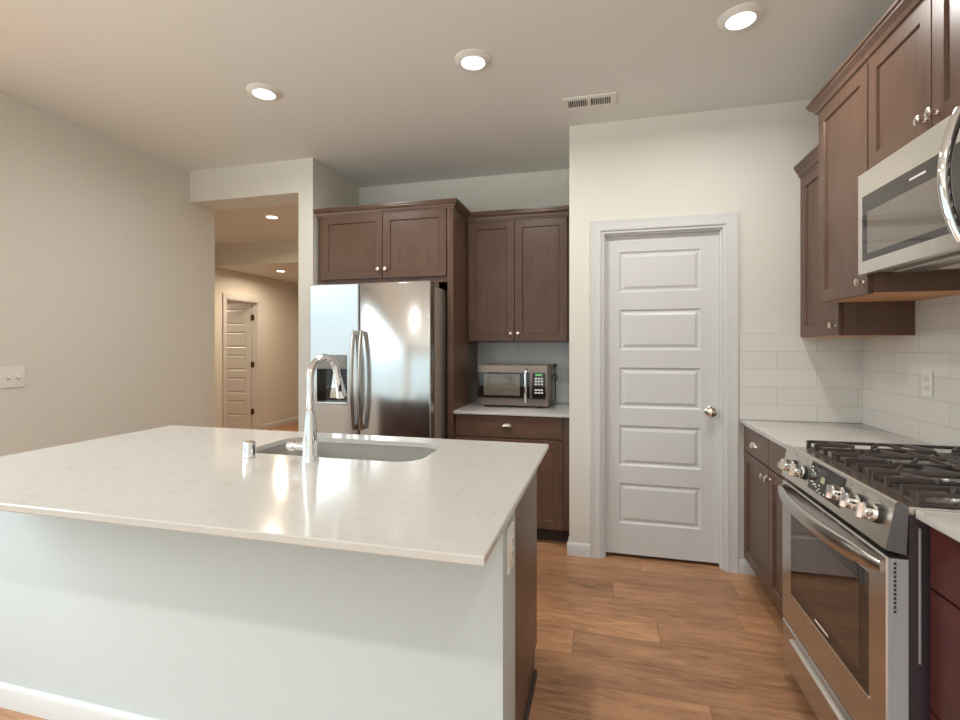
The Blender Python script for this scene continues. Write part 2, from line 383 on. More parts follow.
# ------------------------------------------------------------------ mesh builder
class MB:
    def __init__(self):
        self.bm = bmesh.new()
        self.flat = []

    def box(self, x0, x1, y0, y1, z0, z1, bev=0.0, seg=2):
        x0, x1 = min(x0, x1), max(x0, x1); y0, y1 = min(y0, y1), max(y0, y1); z0, z1 = min(z0, z1), max(z0, z1)
        vs = [self.bm.verts.new(p) for p in ((x0, y0, z0), (x1, y0, z0), (x1, y1, z0), (x0, y1, z0),
                                             (x0, y0, z1), (x1, y0, z1), (x1, y1, z1), (x0, y1, z1))]
        fs = [self.bm.faces.new([vs[i] for i in q]) for q in
              ((0, 3, 2, 1), (4, 5, 6, 7), (0, 1, 5, 4), (1, 2, 6, 5), (2, 3, 7, 6), (3, 0, 4, 7))]
        if bev > 0:
            bev = min(bev, 0.45 * min(x1 - x0, y1 - y0, z1 - z0))
            es = list({e for f in fs for e in f.edges})
            bmesh.ops.bevel(self.bm, geom=es, offset=bev, segments=seg, affect='EDGES', profile=0.7)
        return self

    def prism(self, pts, axis, a0, a1):
        """extrude a closed 2-D outline along an axis; pts are the other two coordinates in xyz order"""
        def mk(p, a):
            return {'x': (a, p[0], p[1]), 'y': (p[0], a, p[1]), 'z': (p[0], p[1], a)}[axis]
        A = [self.bm.verts.new(mk(p, a0)) for p in pts]
        B = [self.bm.verts.new(mk(p, a1)) for p in pts]
        n = len(pts)
        self.bm.faces.new(A); self.bm.faces.new(B[::-1])
        for i in range(n):
            self.bm.faces.new((A[i], B[i], B[(i + 1) % n], A[(i + 1) % n]))
        return self

    def lathe(self, prof, center=(0, 0, 0), axis='z', seg=24, flip=1):
        """prof: list of (radius, height along axis)"""
        c = Vector(center)
        rings = []
        for r, h in prof:
            h = h * flip
            ring = []
            if r < 1e-6:
                p = {'z': (0, 0, h), 'y': (0, h, 0), 'x': (h, 0, 0)}[axis]
                ring = [self.bm.verts.new(c + Vector(p))]
            else:
                for i in range(seg):
                    a = 2 * PI * i / seg
                    u, v = r * math.cos(a), r * math.sin(a)
                    p = {'z': (u, v, h), 'y': (u, h, v), 'x': (h, u, v)}[axis]
                    ring.append(self.bm.verts.new(c + Vector(p)))
            rings.append(ring)
        for a, b in zip(rings[:-1], rings[1:]):
            for i in range(seg):
                j = (i + 1) % seg
                if len(a) == 1 and len(b) == 1:
                    continue
                if len(a) == 1:
                    self.bm.faces.new((a[0], b[i], b[j]))
                elif len(b) == 1:
                    self.bm.faces.new((a[i], b[0], a[j]))
                else:
                    self.bm.faces.new((a[i], b[i], b[j], a[j]))
        for ring in (rings[0], rings[-1]):
            if len(ring) > 2:
                self.bm.faces.new(ring)
        return self

    def tube(self, pts, rad, seg=14, up=(0, 0, 1), flat=None, caps=True):
        """sweep a round (or flat = (ra, rb) elliptic) section along points; rad may be a list"""
        P = [Vector(p) for p in pts]
        n = len(P)
        T = []
        for i in range(n):
            a = P[max(0, i - 1)]; b = P[min(n - 1, i + 1)]
            T.append((b - a).normalized())
        up = Vector(up)
        s = T[0].cross(up)
        if s.length < 1e-4:
            s = T[0].cross(Vector((1, 0, 0)))
        s.normalize()
        rings = []
        for i in range(n):
            s = (s - T[i] * s.dot(T[i])).normalized()
            t2 = T[i].cross(s).normalized()
            r = rad[i] if isinstance(rad, (list, tuple)) else rad
            ra, rb = (r, r) if flat is None else (flat[0] * r, flat[1] * r)
            rings.append([self.bm.verts.new(P[i] + s * (ra * math.cos(2 * PI * k / seg)) + t2 * (rb * math.sin(2 * PI * k / seg)))
                          for k in range(seg)])
        for a, b in zip(rings[:-1], rings[1:]):
            for k in range(seg):
                self.bm.faces.new((a[k], a[(k + 1) % seg], b[(k + 1) % seg], b[k]))
        if caps:
            self.bm.faces.new(rings[0][::-1]); self.bm.faces.new(rings[-1])
        return self

    def loops(self, rings, close_first=True, close_last=True, wrap=False):
        """skin a list of equal-length vertex rings"""
        V = [[self.bm.verts.new(p) for p in r] for r in rings]
        n = len(V[0])
        pairs = list(zip(V[:-1], V[1:]))
        if wrap:
            pairs.append((V[-1], V[0]))
        for a, b in pairs:
            for k in range(n):
                self.bm.faces.new((a[k], a[(k + 1) % n], b[(k + 1) % n], b[k]))
        if close_first and not wrap:
            self.bm.faces.new(V[0][::-1])
        if close_last and not wrap:
            self.bm.faces.new(V[-1])
        return self


def world_loc(o):
    v = Vector((0, 0, 0))
    while o is not None:
        v = v + o.location
        o = o.parent
    return v


def obj(name, mb, mat, parent=None, origin=None, label=None, angle=35):
    """link one mesh object; the builder's coordinates are world ones unless origin says otherwise"""
    bm = mb.bm
    bmesh.ops.remove_doubles(bm, verts=bm.verts, dist=1e-6)
    bmesh.ops.recalc_face_normals(bm, faces=bm.faces)
    base = world_loc(parent) if parent is not None else Vector((0, 0, 0))
    o_w = Vector(origin) if origin is not None else base
    bmesh.ops.translate(bm, verts=bm.verts, vec=-o_w)
    me = bpy.data.meshes.new(name)
    bm.to_mesh(me); bm.free()
    for p in me.polygons:
        p.use_smooth = p.area < 0.0025   # broad flat faces stay flat beside their eased edges
    me.set_sharp_from_angle(angle=R(angle))
    me.materials.append(M[mat])
    o = bpy.data.objects.new(name, me)
    COL.objects.link(o)
    if parent is not None:
        o.parent = parent
    o.location = o_w - base
    if label:
        o['label'] = label
    return o


def share(src, name, loc, parent):
    """a copy of a small fitting (shared mesh) at a world point under a parent"""
    o = src.copy()
    o.name = name
    COL.objects.link(o)
    o.parent = parent
    o.location = Vector(loc) - (world_loc(parent) if parent is not None else Vector((0, 0, 0)))
    return o


def tag(o, label, cat, group=None):
    o['label'] = label; o['category'] = cat
    if group:
        o['group'] = group
    return o


def thing(name, label, cat, loc, group=None):
    o = bpy.data.objects.new(name, None)
    o.empty_display_size = 0.1
    COL.objects.link(o)
    o.location = loc
    return tag(o, label, cat, group)


def struct(name, mb, mat, parent=None, angle=35):
    o = obj(name, mb, mat, parent, angle=angle)
    if parent is None:
        o['kind'] = 'structure'
    return o


# ------------------------------------------------------------------ joinery shapes
# a door front lies in a local (u, v, d) frame: u along, v up, d outwards from the face
def map_y(y):        # faces -Y, front plane at y
    return lambda u, v, d: (u, y - d, v)


def map_x(x):        # faces -X, front plane at x
    return lambda u, v, d: (x - d, u, v)


def map_yb(y):       # faces +Y
    return lambda u, v, d: (u, y + d, v)


def rect(u0, u1, v0, v1, d, f):
    return [f(u0, v0, d), f(u1, v0, d), f(u1, v1, d), f(u0, v1, d)]


def shaker(u0, u1, v0, v1, f, rail=0.057, th=0.02, rec=0.009):
    """shaker door: flat frame, small step, recessed flat panel"""
    b = 0.0015
    mb = MB()
    mb.loops([rect(u0, u1, v0, v1, -th, f),
              rect(u0, u1, v0, v1, -b, f),
              rect(u0 + b, u1 - b, v0 + b, v1 - b, 0, f),
              rect(u0 + rail, u1 - rail, v0 + rail, v1 - rail, 0, f),
              rect(u0 + rail + 0.004, u1 - rail - 0.004, v0 + rail + 0.004, v1 - rail - 0.004, -rec * 0.55, f),
              rect(u0 + rail + 0.005, u1 - rail - 0.005, v0 + rail + 0.005, v1 - rail - 0.005, -rec, f)])
    return mb


def slab(u0, u1, v0, v1, f, th=0.02):
    b = 0.003
    mb = MB()
    mb.loops([rect(u0, u1, v0, v1, -th, f), rect(u0, u1, v0, v1, -b, f), rect(u0 + b, u1 - b, v0 + b, v1 - b, 0, f)])
    return mb


def five_panel(u0, u1, v0, v1, f, panels, pu0, pu1, th=0.035):
    """moulded door: raised panels between u pu0..pu1 at the (v0, v1) pairs, both faces"""
    mb = MB()
    bm = mb.bm

    def face(pts):
        bm.faces.new([bm.verts.new(p) for p in pts])
    for side, s in ((0, 1), (-th, -1)):
        vs = [v0]
        for a, c in panels:
            vs += [a, c]
        vs.append(v1)
        for i in range(len(vs) - 1):
            face(rect(u0, pu0, vs[i], vs[i + 1], side, f)); face(rect(pu1, u1, vs[i], vs[i + 1], side, f))
        for i in range(0, len(vs), 2):
            face(rect(pu0, pu1, vs[i], vs[i + 1], side, f))
        for a, c in panels:
            ring = []
            for ins, dep in ((0, 0), (0.010, -0.008), (0.020, -0.008), (0.036, -0.001), (0.040, -0.001)):
                ring.append(rect(pu0 + ins, pu1 - ins, a + ins, c - ins, side + s * dep, f))
            mb.loops(ring, close_first=False)
    # edges
    us = [u0, pu0, pu1, u1]
    segs = [((us[i], v), (us[i + 1], v)) for i in range(3) for v in (v0, v1)]
    segs += [((u, vs[i]), (u, vs[i + 1])) for i in range(len(vs) - 1) for u in (u0, u1)]
    for a, b_ in segs:
        face([f(a[0], a[1], 0), f(b_[0], b_[1], 0), f(b_[0], b_[1], -th), f(a[0], a[1], -th)])
    bmesh.ops.remove_doubles(bm, verts=bm.verts, dist=1e-5)
    return mb


CROWN = [(0.0, 0.0), (0.004, 0.0), (0.006, 0.010), (0.014, 0.013), (0.020, 0.030), (0.032, 0.043),
         (0.036, 0.047), (0.036, 0.056), (0.044, 0.060), (0.044, 0.072), (0.0, 0.072)]


def crown(path, z, side, k=1.0, kz=1.0, drop_first=False, kx0=1.0):
    """sweep the crown profile along an open XY path with mitred corners; side = +1 left of travel"""
    P = [Vector((p[0], p[1], 0)) for p in path]
    n = len(P)
    rings = []
    for i in range(n):
        d0 = (P[i] - P[i - 1]).normalized() if i > 0 else None
        d1 = (P[i + 1] - P[i]).normalized() if i < n - 1 else None
        if d0 is None: d0 = d1
        if d1 is None: d1 = d0
        n0 = Vector((-d0.y, d0.x, 0)) * side; n1 = Vector((-d1.y, d1.x, 0)) * side
        m = (n0 + n1)
        m = m / (1 + n0.dot(n1))
        rings.append([P[i] + m * (o * k) + Vector((0, 0, z + h * kz)) for o, h in CROWN])
    if drop_first:
        rings = rings[1:]
        rings[0] = [Vector((path[1][0] + (p.x - path[1][0]) * kx0, p.y, p.z)) for p in rings[0]]
    mb = MB()
    mb.loops(rings)
    return mb


def knob_mb(axis, flip):
    """mushroom cabinet knob standing out from the origin"""
    mb = MB()
    mb.lathe([(0.0, 0.0), (0.008, 0.0), (0.0075, 0.003), (0.005, 0.006), (0.005, 0.013), (0.0075, 0.016), (0.013, 0.019),
              (0.0155, 0.023), (0.0150, 0.027), (0.010, 0.030), (0.0, 0.031)], axis=axis, flip=flip, seg=20)
    return mb


def cup_mb(axis):
    """half-moon bin pull at the origin; axis 'x' faces -X, 'y' faces -Y"""
    mb = MB()
    W, H, D = 0.042, 0.026, 0.026
    rings_o, rings_i = [], []
    nu, nv = 14, 8
    def P(u, w, s):
        # u 0..pi along the width, w 0..pi/2 from the back plate to the lip
        x = math.cos(u) * W * s
        h = math.sin(u)
        z = h * math.cos(w) * H * s
        d = h * math.sin(w) * D * s
        q = (x, d, z - 0.008)
        return (q[0], -q[1], q[2]) if axis == 'y' else (-q[1], q[0], q[2])
    for j in range(nv + 1):
        rings_o.append([P(PI * i / nu, (PI / 2 + 0.25) * j / nv, 1.0) for i in range(nu + 1)])
        rings_i.append([P(PI * i / nu, (PI / 2 + 0.25) * j / nv, 0.88) for i in range(nu + 1)])
    bm = mb.bm
    A = [[bm.verts.new(p) for p in r] for r in rings_o]
    B = [[bm.verts.new(p) for p in r] for r in rings_i]
    for G in (A, B):
        for j in range(nv):
            for i in range(nu):
                bm.faces.new((G[j][i], G[j][i + 1], G[j + 1][i + 1], G[j + 1][i]))
    for i in range(nu):
        bm.faces.new((A[0][i], A[0][i + 1], B[0][i + 1], B[0][i]))
        bm.faces.new((A[nv][i], A[nv][i + 1], B[nv][i + 1], B[nv][i]))
    for j in range(nv):
        for i in (0, nu):
            bm.faces.new((A[j][i], A[j + 1][i], B[j + 1][i], B[j][i]))
    return mb


_fit = {}


def fitting(kind, name, loc, parent):
    """knobs and pulls: the first builds the mesh, the rest share it"""
    if kind not in _fit:
        mb = {'knob_x': lambda: knob_mb('x', -1), 'knob_y': lambda: knob_mb('y', -1), 'knob_yb': lambda: knob_mb('y', 1),
              'cup_x': lambda: cup_mb('x'), 'cup_y': lambda: cup_mb('y')}[kind]()
        bmesh.ops.translate(mb.bm, verts=mb.bm.verts, vec=Vector(loc))
        o = obj(name, mb, 'nickel', parent, origin=loc)
        _fit[kind] = o
        return o
    return share(_fit[kind], name, loc, parent)


# ================================================================== SETTING
b = MB(); b.box(-8.5, XR + 0.12, YR - 0.12, 8.6, -0.1, 0.0)
struct('floor', b, 'floor')
b = MB(); b.box(XL - 0.12, XR + 0.12, YR - 0.12, YH + 0.12, ZC, ZC + 0.1)
b.box(XN - 0.12, XR + 0.12, YH + 0.12, YB + 0.12, ZC, ZC + 0.1)
b.box(-5.42, XN - 0.12, YH + 0.12, 5.64, ZC, ZC + 0.1)
b.box(-5.42, XL - 0.12, YH - 0.12, YH + 0.12, ZC, ZC + 0.1)
struct('ceiling', b, 'ceiling')

# left wall with its window opening; it ends past the header of the hall opening
y0, y1, z0, z1 = WIN_L
b = MB()
b.box(XL - 0.12, XL, YR - 0.12, y0, 0, ZC); b.box(XL - 0.12, XL, y1, 3.461, 0, ZC)
b.box(XL - 0.12, XL, y0, y1, 0, z0); b.box(XL - 0.12, XL, y0, y1, z1, ZC)
struct('wall_left', b, 'wall')
x0, x1, z0, z1 = WIN_R
b = MB()
b.box(XL, x0, YR - 0.12, YR, 0, ZC); b.box(x1, XR, YR - 0.12, YR, 0, ZC)
b.box(x0, x1, YR - 0.12, YR, 0, z0); b.box(x0, x1, YR - 0.12, YR, z1, ZC)
struct('wall_rear', b, 'wall')
b = MB(); b.box(XR, XR + 0.12, YR - 0.12, YB + 0.12, 0, ZC)
struct('wall_right', b, 'wall')
# header over the hall opening and the pier at its right
b = MB()
b.box(XL, -2.231, YH, 3.461, 2.492, ZC)
b.box(-2.231, XN, YH, YB + 0.12, 0, ZC)
struct('wall_hall_opening', b, 'wall')
b = MB(); b.box(XN, XR, YB, YB + 0.12, 0, ZC)
struct('wall_back', b, 'wall')
# pantry wall with the doorway (opening -0.012..0.69)
DX0, DX1, DZ = -0.020, 0.700, 2.060
b = MB()
b.box(XP, DX0, YD, YD + 0.115, 0, ZC); b.box(DX1, XR, YD, YD + 0.115, 0, ZC); b.box(DX0, DX1, YD, YD + 0.115, DZ, ZC)
b.box(XP, XP + 0.115, YD + 0.115, YB, 0, ZC)
struct('wall_pantry', b, 'wall')

# hall beyond the opening
HX = -5.30
b = MB()
HD0, HD1 = 5.885, 6.585       # hall doorway along y
b.box(HX - 0.12, HX, 3.3, HD0, 0, ZC); b.box(HX - 0.12, HX, HD1, 8.4, 0, ZC); b.box(HX - 0.12, HX, HD0, HD1, 2.035, ZC)
struct('wall_hall_left', b, 'wall')
b = MB(); b.box(HX, -2.231, 8.3, 8.42, 0, ZC)
struct('wall_hall_back', b, 'wall')
b = MB(); b.box(-2.231, -2.11, YB + 0.12, 8.42, 0, ZC)
struct('wall_hall_right', b, 'wall')
b = MB(); b.box(-5.30, XL - 0.12, 3.341, 3.461, 0, ZC)
struct('wall_hall_front', b, 'wall')
b = MB(); b.box(-5.30, -2.231, 5.64, 8.3, 2.45, 2.85)
struct('ceiling_hall', b, 'ceiling')
b = MB()
b.box(HX - 3.0, HX - 0.12, 5.0, 5.12, 0, ZC); b.box(HX - 3.0, HX - 0.12, 7.6, 7.72, 0, ZC)
b.box(HX - 3.12, HX - 3.0, 5.0, 7.72, 0, ZC); b.box(HX - 3.0, HX - 0.12, 5.12, 7.6, 2.45, 2.55)
struct('wall_side_room', b, 'wall')

BASE_P = [(0, 0), (0.014, 0), (0.014, 0.066), (0.010, 0.076), (0.004, 0.082), (0, 0.082)]


def base_x(x0, x1, y, s):      # along x, wall face at y, sticks out by s (+1/-1) in y
    return MB().prism([(y + s * o, z) for o, z in BASE_P], 'x', x0, x1)


def base_y(y0, y1, x, s):
    return MB().prism([(x + s * o, z) for o, z in BASE_P], 'y', y0, y1)


struct('baseboard_pantry_left', base_x(XP - 0.013, -0.083, YD, -1), 'trim')
struct('baseboard_pantry_right', base_x(0.760, 0.865, YD, -1), 'trim')
struct('baseboard_pantry_side', base_y(YD - 0.001, 3.262, XP, -1), 'trim')
struct('baseboard_left', base_y(YR, 3.461, XL, 1), 'trim')
struct('baseboard_hall', base_y(HD1 + 0.062, 8.3, HX, 1), 'trim')
struct('baseboard_hall_near', base_y(3.47, HD0 - 0.062, HX, 1), 'trim')

# casing profile along the door opening: (offset from the opening edge, projection)
def casing(name, lo, hi, top, plane, axis, s, w=0.062):
    """mitred casing round a doorway: lo..hi opening, on a wall plane, projecting s"""
    prof = [(0, 0), (0, 0.010), (0.012, 0.013), (0.020, 0.011), (0.045, 0.015), (w, 0.018), (w, 0.0)]
    rings = []
    for (cu, cv, su, sv) in ((lo, 0, -1, 0), (lo, top, -1, 1), (hi, top, 1, 1), (hi, 0, 1, 0)):
        ring = []
        for o, d in prof:
            u = cu + su * o; v = cv + sv * o
            ring.append((u, plane + s * d, v) if axis == 'x' else (plane + s * d, u, v))
        rings.append(ring)
    return struct(name, MB().loops(rings), 'trim', angle=25)


casing('trim_1', DX0 + 0.001, DX1 - 0.001, DZ - 0.001, YD, 'x', -1)
casing('trim_2', HD0, HD1, 2.035, HX, 'y', 1)
# jambs
b = MB()
b.box(DX0, DX0 + 0.018, YD - 0.001, YD + 0.115, 0, DZ - 0.018); b.box(DX1 - 0.018, DX1, YD - 0.001, YD + 0.115, 0, DZ - 0.018)
b.box(DX0, DX1, YD - 0.001, YD + 0.115, DZ - 0.018, DZ)
b.box(DX0 + 0.018, DX0 + 0.030, YD + 0.020, YD + 0.045, 0, DZ - 0.030); b.box(DX1 - 0.030, DX1 - 0.018, YD + 0.020, YD + 0.045, 0, DZ - 0.030)
b.box(DX0 + 0.018, DX1 - 0.018, YD + 0.020, YD + 0.045, DZ - 0.030, DZ - 0.018)
struct('trim_3', b, 'trim')
b = MB()
b.box(HX - 0.12, HX + 0.001, HD0, HD0 + 0.018, 0, 2.017); b.box(HX - 0.12, HX + 0.001, HD1 - 0.018, HD1, 0, 2.017)
b.box(HX - 0.12, HX + 0.001, HD0, HD1, 2.017, 2.035)
struct('trim_4', b, 'trim')

# pantry door (five moulded panels) with its knob
yf = YD + 0.046
pan = [(0.215 + 0.365 * i, 0.470 + 0.365 * i) for i in range(5)]
d1 = struct('door_1', five_panel(DX0 + 0.021, DX1 - 0.021, 0.022, DZ - 0.024, map_y(yf), pan, 0.092, 0.572), 'trim', angle=20)
d1['label'] = 'white five panel pantry door with nickel knob'
b = MB()
b.lathe([(0.0, 0.0), (0.031, 0.0), (0.031, 0.004), (0.024, 0.009), (0.012, 0.013), (0.0105, 0.030), (0.016, 0.037), (0.026, 0.043),
         (0.029, 0.052), (0.026, 0.062), (0.015, 0.068), (0, 0.069)], center=(0.622, yf, 0.940), axis='y', flip=-1, seg=28)
obj('door_knob', b, 'nickel', d1, label='round satin nickel door knob')

# hall door, standing open into the side room
fl = map_y(HD1 - 0.022)
hp = [(0.215 + 0.365 * i, 0.470 + 0.365 * i) for i in range(5)]
d2 = struct('door_2', five_panel(HX - 0.800, HX - 0.130, 0.012, 2.010, fl, hp, HX - 0.695, HX - 0.235), 'trim', angle=20)
d2['label'] = 'white five panel hall door standing open'
for z in (0.296, 1.041, 1.787):
    b = MB()
    b.lathe([(0, -0.045), (0.008, -0.045), (0.008, 0.045), (0, 0.045)], center=(HX - 0.122, HD1 - 0.028, z), seg=12)
    b.box(HX - 0.120, HX - 0.075, HD1 - 0.0205, HD1 - 0.0180, z - 0.045, z + 0.045)
    obj('hinge', b, 'bronze', d2, label='bronze butt hinge')

# windows behind and to the left of the camera
def window(name, axis, lo, hi, z0, z1, plane, n):
    b = MB()
    def bx(u0, u1, za, zb, d0, d1):
        if axis == 'x':
            b.box(u0, u1, plane - d1, plane - d0, za, zb, 0.003, 1)
        else:
            b.box(plane - d1, plane - d0, u0, u1, za, zb, 0.003, 1)
    f = 0.05
    bx(lo, hi, z0, z0 + f, 0.03, 0.10); bx(lo, hi, z1 - f, z1, 0.03, 0.10)
    bx(lo, lo + f, z0 + f, z1 - f, 0.03, 0.10); bx(hi - f, hi, z0 + f, z1 - f, 0.03, 0.10)
    for i in range(1, n):
        c = lo + (hi - lo) * i / n
        bx(c - 0.04, c + 0.04, z0 + f, z1 - f, 0.03, 0.10)
    w = struct(name, b, 'trim')
    for i in range(n):
        a = lo + (hi - lo) * i / n + (f if i == 0 else 0.04); c = lo + (hi - lo) * (i + 1) / n - (f if i == n - 1 else 0.04)
        p = MB()
        if axis == 'x':
            p.box(a, c, plane - 0.068, plane - 0.062, z0 + f, z1 - f)
        else:
            p.box(plane - 0.068, plane - 0.062, a, c, z0 + f, z1 - f)
        obj('pane', p, 'pane', w)
    return w


window('window_1', 'y', WIN_L[0], WIN_L[1], WIN_L[2], WIN_L[3], XL, 2)
window('window_2', 'x', WIN_R[0], WIN_R[1], WIN_R[2], WIN_R[3], YR, 3)


# ================================================================== CEILING FITTINGS
def can_light(x, y, z, label, watts, lens, color, group):
    t = thing('recessed_light', label, 'ceiling light', (x, y, z), group)
    b = MB()
    b.lathe([(0.090, 0.0), (0.090, -0.004), (0.084, -0.007), (0.062, -0.016), (0.058, -0.017), (0.056, -0.013), (0.056, 0.0)],
            center=(x, y, z), seg=40)
    obj('trim_ring', b, 'white_plastic', t)
    b = MB()
    b.lathe([(0, -0.0135), (0.030, -0.0135), (0.055, -0.0125), (0.0555, -0.004), (0, -0.004)], center=(x, y, z), seg=40)
    obj('lens', b, lens, t)
    area('lamp_or_fill_light', (x, y, z - 0.024), (0, 0, 0), 0.11, 0.11, energy=watts, color=color, shape='DISK', spread=R(170))
    return t


WARM = (1.0, 0.985, 0.945)
can_light(-1.823, 2.305, ZC, 'leftmost of the three recessed lights over the island, towards the hall opening', CAN_W, 'lens', WARM, 'recessed kitchen lights')
can_light(-0.625, 2.305, ZC, 'recessed light in the middle of the kitchen ceiling, left of the air vent', CAN_W, 'lens', WARM, 'recessed kitchen lights')
can_light(0.566, 2.290, ZC, 'rightmost recessed light, nearest the tall dark cabinets', CAN_W, 'lens', WARM, 'recessed kitchen lights')
HWARM = (1.0, 0.80, 0.58)
can_light(-3.483, 4.53, ZC, 'nearer recessed light in the hall ceiling, just inside the opening', HALL_W, 'lens_hall', HWARM, 'recessed hall lights')
can_light(-4.607, 6.192, 2.45, 'farther recessed light in the lower hall ceiling, beyond the soffit', HALL_W, 'lens_hall', HWARM, 'recessed hall lights')
# unseen fill lights added behind the camera, spaced like the visible row
for x in (-1.823, -0.625, 0.566):
    area('lamp_or_fill_light', (x, -0.6, ZC - 0.02), (0, 0, 0), 0.11, 0.11, energy=CAN_W, color=WARM, shape='DISK', spread=R(170))
area('lamp_or_fill_light', (-6.6, 6.2, 2.40), (0, 0, 0), 0.11, 0.11, energy=HALL_W, color=HWARM, shape='DISK', spread=R(170))  # unseen light added in the side room to brighten the open door

t = thing('air_vent', 'white louvred air vent in the ceiling above the pantry corner', 'vent', (-0.083, 2.862, ZC))
vx0, vx1, vy0, vy1 = -0.232, 0.066, 2.788, 2.936
b = MB()
b.box(vx0, vx1, vy0, vy0 + 0.032, ZC - 0.008, ZC, 0.003); b.box(vx0, vx1, vy1 - 0.032, vy1, ZC - 0.008, ZC, 0.003)
b.box(vx0, vx0 + 0.03, vy0 + 0.03, vy1 - 0.03, ZC - 0.008, ZC, 0.002); b.box(vx1 - 0.03, vx1, vy0 + 0.03, vy1 - 0.03, ZC - 0.008, ZC, 0.002)
b.box(-0.092, -0.074, vy0 + 0.03, vy1 - 0.03, ZC - 0.008, ZC, 0.002)
obj('vent_frame', b, 'white_plastic', t)
b = MB(); b.box(vx0 + 0.03, vx1 - 0.03, vy0 + 0.03, vy1 - 0.03, ZC - 0.0015, ZC - 0.0005)
obj('vent_duct', b, 'slot', t)
b = MB()
for i in range(20):
    x = vx0 + 0.034 + i * 0.0122
    if abs(x + 0.083) < 0.012:
        continue
    b.prism([(x, ZC - 0.0015), (x + 0.0022, ZC - 0.0015), (x + 0.0062, ZC - 0.0075), (x + 0.004, ZC - 0.0075)], 'y', vy0 + 0.031, vy1 - 0.031)
obj('louvres', b, 'white_plastic', t)


# ================================================================== ISLAND
IX0, IX1 = -2.235, -0.232      # countertop x
IY0, IY1 = 0.941, 2.097
ZI = 0.914
def rrect(x0, x1, y0, y1, r, z, n=6):
    pts = []
    for cx, cy, a0 in ((x1 - r, y0 + r, -PI / 2), (x1 - r, y1 - r, 0), (x0 + r, y1 - r, PI / 2), (x0 + r, y0 + r, PI)):
        for i in range(n + 1):
            a = a0 + PI / 2 * i / n
            pts.append((cx + r * math.cos(a), cy + r * math.sin(a), z))
    return pts


SX0, SX1, SY0, SY1, SR = -1.405, -0.655, 1.632, 1.985, 0.10


def slab_with_hole(x0, x1, y0, y1, z0, z1, hole, n=6):
    mb = MB(); bm = mb.bm
    e = 0.003
    def outer(z, i):
        return [bm.verts.new(p) for p in ((x0 + i, y0 + i, z), (x1 - i, y0 + i, z), (x1 - i, y1 - i, z), (x0 + i, y1 - i, z))]
    rt = outer(z1, e); r1 = outer(z1 - e, 0); r0 = outer(z0 + e, 0); rb = outer(z0, e)
    for a, c in ((rt, r1), (r1, r0), (r0, rb)):
        for k in range(4):
            bm.faces.new((a[k], a[(k + 1) % 4], c[(k + 1) % 4], c[k]))
    ht = [bm.verts.new((p[0], p[1], z1)) for p in hole]
    hb = [bm.verts.new((p[0], p[1], z0)) for p in hole]
    N = len(hole); m = n + 1
    # hole corners in order: BR, TR, TL, BL; outer: BL BR TR TL
    for ring, h in ((rt, ht), (rb, hb)):
        mids = [m * 0 + n // 2, m * 1 + n // 2, m * 2 + n // 2, m * 3 + n // 2]   # BR TR TL BL
        BR, TR, TL, BL = mids
        def arc(a, c):
            out = [a]
            while a != c:
                a = (a + 1) % N
                out.append(a)
            return out
        bm.faces.new([ring[0], ring[1]] + [h[i] for i in arc(BL, BR)][::-1])
        bm.faces.new([ring[1], ring[2]] + [h[i] for i in arc(BR, TR)][::-1])
        bm.faces.new([ring[2], ring[3]] + [h[i] for i in arc(TR, TL)][::-1])
        bm.faces.new([ring[3], ring[0]] + [h[i] for i in arc(TL, BL)][::-1])
    for k in range(N):
        bm.faces.new((ht[k], ht[(k + 1) % N], hb[(k + 1) % N], hb[k]))
    return mb


it = obj('island_countertop', slab_with_hole(IX0, IX1, IY0, IY1, ZI - 0.021, ZI, rrect(SX0, SX1, SY0, SY1, SR, 0)), 'quartz')
tag(it, 'large white veined quartz island countertop with a sink cut-out', 'countertop')

zt = ZI - 0.0215
WX0, WX1 = -2.205, -0.270
isl = thing('kitchen_island', 'kitchen island with pale painted half wall and dark cabinets behind', 'kitchen island', ((WX0 + WX1) / 2, 1.65, 0))
b = MB(); b.box(WX0, WX1, 1.312, 1.505, 0, zt, 0.006, 2)
obj('half_wall', b, 'island_wall', isl, label='pale painted half wall')
b = MB().prism([(1.312 - o, z) for o, z in BASE_P], 'x', WX0 - 0.013, WX1 + 0.0)
obj('baseboard', b, 'trim', isl, label='white baseboard')
b = MB(); b.box(WX1 - 0.020, WX1 - 0.002, 1.506, 2.022, 0.10, zt, 0.002); b.box(WX1 - 0.020, WX1 - 0.002, 1.506, 1.950, 0.0, 0.10)
obj('end_panel', b, 'wood', isl, label='dark wooden end panel')
b = MB(); b.box(WX1 - 0.002, WX1 + 0.008, 1.506, 1.953, 0.0, 0.030, 0.003)
obj('toe_moulding', b, 'wood_dark', isl)
b = MB(); b.box(WX0 + 0.002, WX0 + 0.020, 1.506, 2.022, 0.0, zt, 0.002)
obj('end_panel', b, 'wood', isl, label='dark wooden end panel')
b = MB()
b.box(WX0 + 0.02, WX1 - 0.02, 1.506, 2.022, 0.10, 0.118)
b.box(WX0 + 0.02, WX1 - 0.02, 1.945, 1.957, 0.0, 0.10)
b.box(WX0 + 0.02, WX1 - 0.02, 2.008, 2.022, zt - 0.03, zt - 0.0)
obj('cabinet_carcass', b, 'wood', isl)
nd = 4
for i in range(nd):
    a = WX0 + 0.006 + (WX1 - WX0 - 0.012) * i / nd; c = WX0 + 0.006 + (WX1 - WX0 - 0.012) * (i + 1) / nd
    d = obj('door', shaker(a + 0.002, c - 0.002, 0.12, zt - 0.02, map_yb(2.043)), 'wood', isl)
    fitting('knob_yb', 'knob', (c - 0.032 if i % 2 == 0 else a + 0.032, 2.043, 0.80), d)

